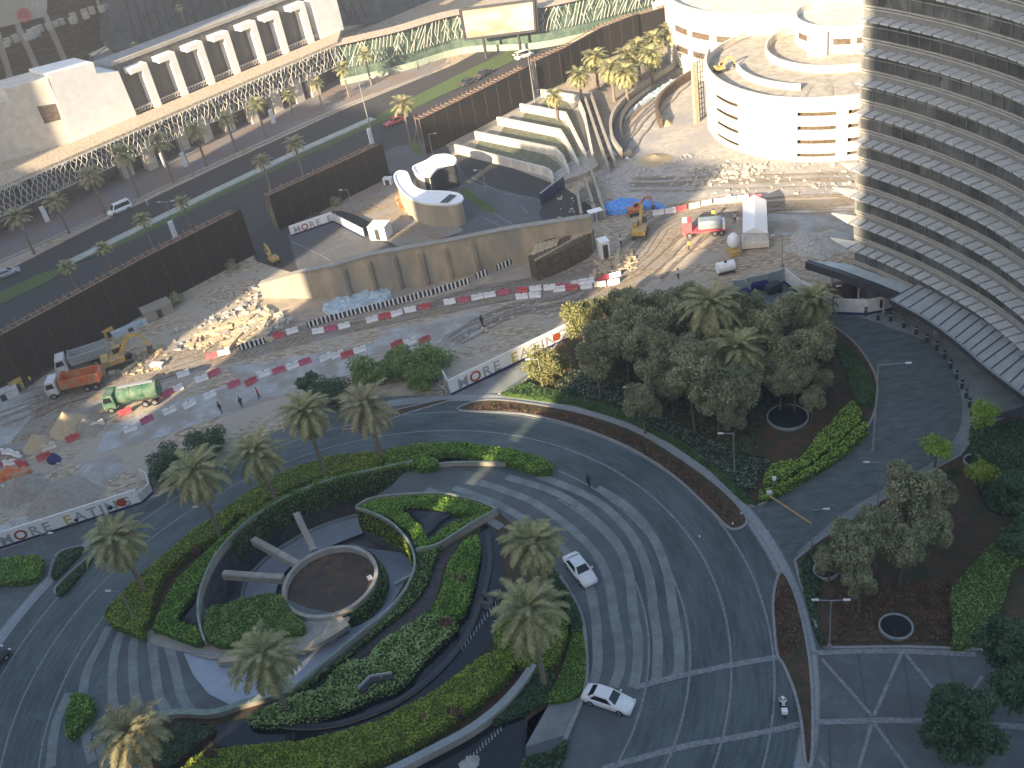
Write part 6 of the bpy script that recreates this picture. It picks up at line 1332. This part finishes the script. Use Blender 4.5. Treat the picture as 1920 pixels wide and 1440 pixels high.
sheetpile([(1130, 400), (1140, 384), (1180, 376), (1235, 384), (1248, 392), (1200, 394), (1160, 404)], .9, 'blue', 'bright blue tarpaulin beside the channel walls', 1)
sheetpile([(1145, 290), (1140, 262), (1155, 225), (1185, 190), (1230, 160), (1268, 152), (1255, 168), (1200, 200), (1165, 235), (1155, 260), (1172, 290), (1180, 300)], .7, 'palebl', 'pale blue sheeting along the long revetment', 2)
sheetpile([(605, 577), (640, 560), (715, 545), (735, 548), (725, 565), (660, 582), (615, 590)], .8, 'palebl', 'pale grey tarpaulin heap below the wall ribs', 3)
sheetpile([(740, 372), (752, 366), (775, 392), (772, 402), (752, 394)], .6, 'orange', 'orange sheet leaning on the S shaped pavilion', 4)
sheetpile([(0, 884), (30, 876), (62, 882), (50, 892), (15, 900), (0, 906)], .7, 'orange', 'orange netting heap at the left edge', 5)
sheetpile([(88, 862), (100, 852), (115, 858), (112, 868), (95, 872)], .6, 'navy', 'dark blue tarpaulin bundle by the red barriers', 6)
# black and dark voids in the precinct
t = thing('steel_gate', 'dark blue slatted gate between paved yard and channels', 'gate', G(1020, 395)); g_ = MB(); A, B = G(1016, 385), G(1058, 352)
for i in range(14): p = A.lerp(B, i/13); g_.bar(p, p+Vector((0, 0, 2.2)), .25)
g_.build('slat', M['navy'], t); MB().bar(A+Vector((0, 0, 2.2)), B+Vector((0, 0, 2.2)), .2).build('top_rail', M['steel'], t)
# cabins, boxes, tanks
def boxthing(name, label, cat, px, d, rot, m, top=None, parts=()):
    p = G(*px); t = thing(name, label, cat, p); MB().box(p+Vector((0, 0, d[2]/2)), d, rot).build('shell', M[m], t, bevel=.05)
    MB().box(p+Vector((0, 0, d[2]+.06)), (d[0]+.16, d[1]+.16, .1), rot).build('roof', M[top or m], t)
    c, s = math.cos(rot), math.sin(rot); o = Vector((s*(d[1]/2+.03), -c*(d[1]/2+.03), 0)); MB().box(p+o+Vector((0, 0, d[2]*.45)), (.8, .05, d[2]*.8), rot).build('door', M['darkmetal'], t); return t
boxthing('site_hut', 'white hut with open top at the end of the small hoarding', 'hut', (716, 444), (3.2, 2.6, 2.4), R(-25), 'whitepaint', 'greywhite')
boxthing('generator', 'small white generator cabinet beside the black fence', 'generator', (158, 640), (2.6, 1.5, 1.7), R(25), 'greywhite', 'whitepaint')
boxthing('site_cabin', 'narrow white cabin at the bright corner', 'cabin', (1134, 482), (1.4, 1.6, 2.9), R(10), 'whitepaint')
boxthing('fuel_box', 'yellow box machine at the foot of the black fence, left', 'machine', (35, 730), (1.8, 1.3, 1.4), R(30), 'yellow')
boxthing('fuel_box', 'small yellow machine behind the grey white truck', 'machine', (206, 630), (1.5, 1.1, 1.2), R(30), 'yellow')
boxthing('concrete_block', 'large grey concrete block at the foot of the black fence', 'block', (298, 590), (4.6, 2.6, 1.7), R(28), 'concrete')
boxthing('site_box', 'white equipment box beside the S shaped pavilion', 'box', (729, 345), (1.6, 1.1, 1.2), R(-20), 'whitepaint')
boxthing('site_box', 'grey equipment box on the end of the retaining wall', 'box', (1117, 412), (2.2, 1.2, 1.6), R(10), 'cargrey', 'whitepaint')
boxthing('site_box', 'white box bright among the orange netted fence tops', 'box', (1240, 62), (2.6, 1.6, 7.2), R(30), 'whitepaint')
boxthing('site_box', 'long pale container lying at the left end of the black fence', 'container', (8, 748), (4.4, 1.5, 1.3), R(28), 'greywhite')
boxthing('site_box', 'long pale trough beside the yellow machine', 'trough', (245, 620), (5.6, 1.0, .8), R(28), 'palebl')
boxthing('site_box', 'slab of white polystyrene beside the excavator bucket', 'box', (296, 688), (1.8, .8, .5), R(-20), 'whitepaint')
t = thing('white_tank', 'upright white tank on a cart left of the shelter', 'tank', G(1376, 478)); p = G(1376, 474)
MB().lathe([(0, 3.2), (.4, 3.15), (.8, 2.7), (.95, 2.0), (.8, 1.3), (.4, .9), (0, .85)], p, 20).build('vessel', M['whitepaint'], t, smooth=True); MB().box(p+Vector((0, -.3, .5)), (1.6, 2.2, .7)).build('cart', M['olivecart'] if 'olivecart' in M else M['yellow'], t)
t = thing('white_tank', 'squat white water tank below the upright one', 'tank', G(1361, 512)); p = G(1361, 510)
MB().tube(p+Vector((-1.25, 0, .85)), p+Vector((1.25, .2, .85)), .8, .8, 20).build('vessel', M['whitepaint'], t); MB().box(p+Vector((0, 0, .12)), (2.4, 1.4, .24)).build('cradle', M['darkmetal'], t); MB().tube(p+Vector((0, 0, 1.6)), p+Vector((0, 0, 1.8)), .2).build('lid', M['black'], t)
t = thing('cement_mixer', 'white drum mixer at the end of the grey white truck', 'mixer', G(106, 680)); p = G(106, 678)
MB().lathe([(0, 2.4), (.6, 2.3), (.95, 1.7), (.95, 1.2), (.5, .6), (0, .5)], p, 20).build('drum', M['whitepaint'], t, smooth=True); MB().box(p+Vector((0, 0, .3)), (1.4, 1.2, .5)).build('base', M['darkmetal'], t)
# white ridge roofed shelter
t = thing('white_shelter', 'large white ridge roofed shelter on a pale platform', 'shelter', G(1415, 440))
q = [G(1393, 455, 1.0), G(1440, 455, 1.0), G(1437, 392, 1.0), G(1393, 394, 1.0)]; c = sum(q, Vector())/4
e = [Vector((a.x, a.y, 2.6)) for a in q]; r0 = (e[0]+e[1])/2+Vector((0, 0, .9)); r1 = (e[2]+e[3])/2+Vector((0, 0, .9))
MB().add(e+[r0, r1], [(0, 4, 5, 3), (1, 2, 5, 4), (0, 1, 4), (2, 3, 5)]).build('ridge_roof', M['whitepaint'], t)
MB().prism([(a.x, a.y) for a in [c+(v-c)*.94 for v in q]], .3, 2.58).build('side_sheet', M['greywhite'], t)
q2 = [G(1391, 464, .6), G(1442, 460, .6), G(1441, 440, .6), G(1391, 444, .6)]; MB().prism([(a.x, a.y) for a in q2], .3, 1.1).build('platform', M['creamp'], t)
lg = MB()
for a in q2: lg.bar((a.x, a.y, 0), (a.x, a.y, .4), .2)
lg.build('foot', M['steel'], t)
# dark dome tent and tents behind the grove
t = thing('dome_tent', 'dark brown dome tent between the hoardings', 'tent', G(1575, 552)); p = G(1574, 552); MB().lathe([(0, 1.7), (1.2, 1.55), (2.3, 1.05), (3.0, .35), (3.1, 0)], p, 28, sx=1.05, sy=.75).build('canopy', mat('tent_fabric', (.05, .03, .03), (.08, .05, .045), 1, .7), t, smooth=True); MB().box(p+Vector((-.3, -.4, 1.62)), (.7, .3, .05)).build('printed_mark', M['whitepaint'], t)
for i, (x, y, m) in enumerate([(1425, 545, 'navy'), (1450, 548, 'darkmetal'), (1392, 562, 'navy')]):
    p = G(x, y); t = thing('covered_cart', ['dark blue covered cart by the curved hoarding', 'black covered cart beside the white slanting hoarding', 'dark blue cart left behind the grove'][i], 'cart', p); MB().box(p+Vector((0, 0, .9)), (2.2, 1.3, 1.1), R(15)).build('cover', M[m], t, bevel=.25); 
    for s in (-.7, .7): MB().tube(p+Vector((s, -.5, .3)), p+Vector((s, -.4, .3)), .3, .3, 12).build('wheel', M['tyre'], t)
# fountain jets
jet = MB(); random.seed(5)
def jets(a, b, n, label):
    A, B = G(*a), G(*b)
    for i in range(n):
        p = A.lerp(B, i/(n-1))+Vector((0, 0, .12)); o = MB().tube(p, p+Vector((.05, 0, .5+random.random()*.25)), .05, .02, 6).build('water_jet', M['whitepaint'], loc=p)
        tag(o, ordn(i)+' white water jet from the left in '+label, 'fountain jet', 'water jets of the pools')
jets((868, 1222), (935, 1130), 14, 'the upper black pool'); jets((878, 1430), (940, 1372), 12, 'the lower black pool')
t = thing('rock_outcrop', 'pale wet rocks where the upper jets end beneath the palm', 'rock', G(928, 1128)); 
rk = MB()
for k in range(9): rk.box(G(922+random.uniform(-12, 18), 1128+random.uniform(-10, 12))+Vector((0, 0, .3)), (random.uniform(.4, 1), random.uniform(.4, .8), .6), random.random()*3, 0, ('X', .4))
rk.build('rock', M['asphalt2'], t)
tag(sheetpile([(855, 1440), (880, 1418), (905, 1420), (890, 1445)], .4, 'slab', 'pale foam and rocks at the bottom edge of the lower pool', 9, 'rock', 'rock_outcrop'))
# bench shaped skylight in hedge
t = thing('angled_bench', 'dark angled bench sunk in the variegated hedge', 'bench', G(700, 1280)); MB().wall(spl(GL([(677, 1298), (697, 1277), (736, 1271)], 1.1), 2), .5, .8, 1.3).build('seat', M['darkmetal'], t); MB().wall(offs(GL([(677, 1298), (697, 1277), (736, 1271)], 1.1), .3), .12, .8, 1.6).build('backrest', M['steel'], t)
# kerb floodlights and small cover dots on the road islands
for i, (x, y) in enumerate([(1374, 984), (1390, 965), (1214, 846), (1405, 946), (1312, 1008)]):
    p = G(x, y); tag(MB().lathe([(0, .3), (.07, .28), (.09, .2), (.09, .1)], p, 12).build('bollard_light', M['whitepaint'], loc=p), ['white ground light at the bed end', 'white ground light beside the bed corner', 'white ground light halfway along the kerbside bed', 'white ground light on the footpath by the drive', 'white ground light on the ring road'][i], 'ground light')

tt = MB(); random.seed(9)
for base in ([(0, 800), (150, 745), (300, 700), (480, 650)], [(460, 640), (700, 600), (860, 570), (1000, 540), (1150, 500)], [(1130, 520), (1200, 470), (1240, 420), (1330, 395), (1600, 385)], [(60, 770), (200, 720), (330, 690), (520, 610)], [(850, 640), (950, 590), (1080, 560), (1200, 500)], [(1250, 520), (1300, 470), (1340, 440)], [(1180, 350), (1350, 345), (1600, 340)], [(1170, 290), (1210, 230), (1290, 150)]):
    P = spl(GL(base), 8)
    for k in range(4):
        o = random.uniform(-2.5, 2.5); Q = offs(P, o)
        for d in (0, 1.9): tt.line([q+Vector((noise.noise(q*.2+Vector((k, 0, 0)))*.8, noise.noise(q*.2+Vector((0, k, 0)))*.8, 0)) for q in offs(Q, d)], random.uniform(.25, .4), .055+.004*len(tt.f)/40)
struct('tyre_tracks', tt, mat('track_dust', (.17, .14, .11), (.34, .3, .25), 2.5, .95, .5))
# ================================================================ AIR
hz, hnt, hb = newmat('haze_air'); hnt.nodes.remove(hb)
vol = hnt.nodes.new('ShaderNodeVolumePrincipled'); vol.inputs['Density'].default_value = .00042; vol.inputs['Color'].default_value = (.93, .95, 1, 1); vol.inputs['Anisotropy'].default_value = .2
hnt.links.new(vol.outputs[0], hnt.nodes['Material Output'].inputs['Volume'])
tag(MB().box((0, 250, 54), (1000, 900, 124)).build('haze', hz), kind='stuff')
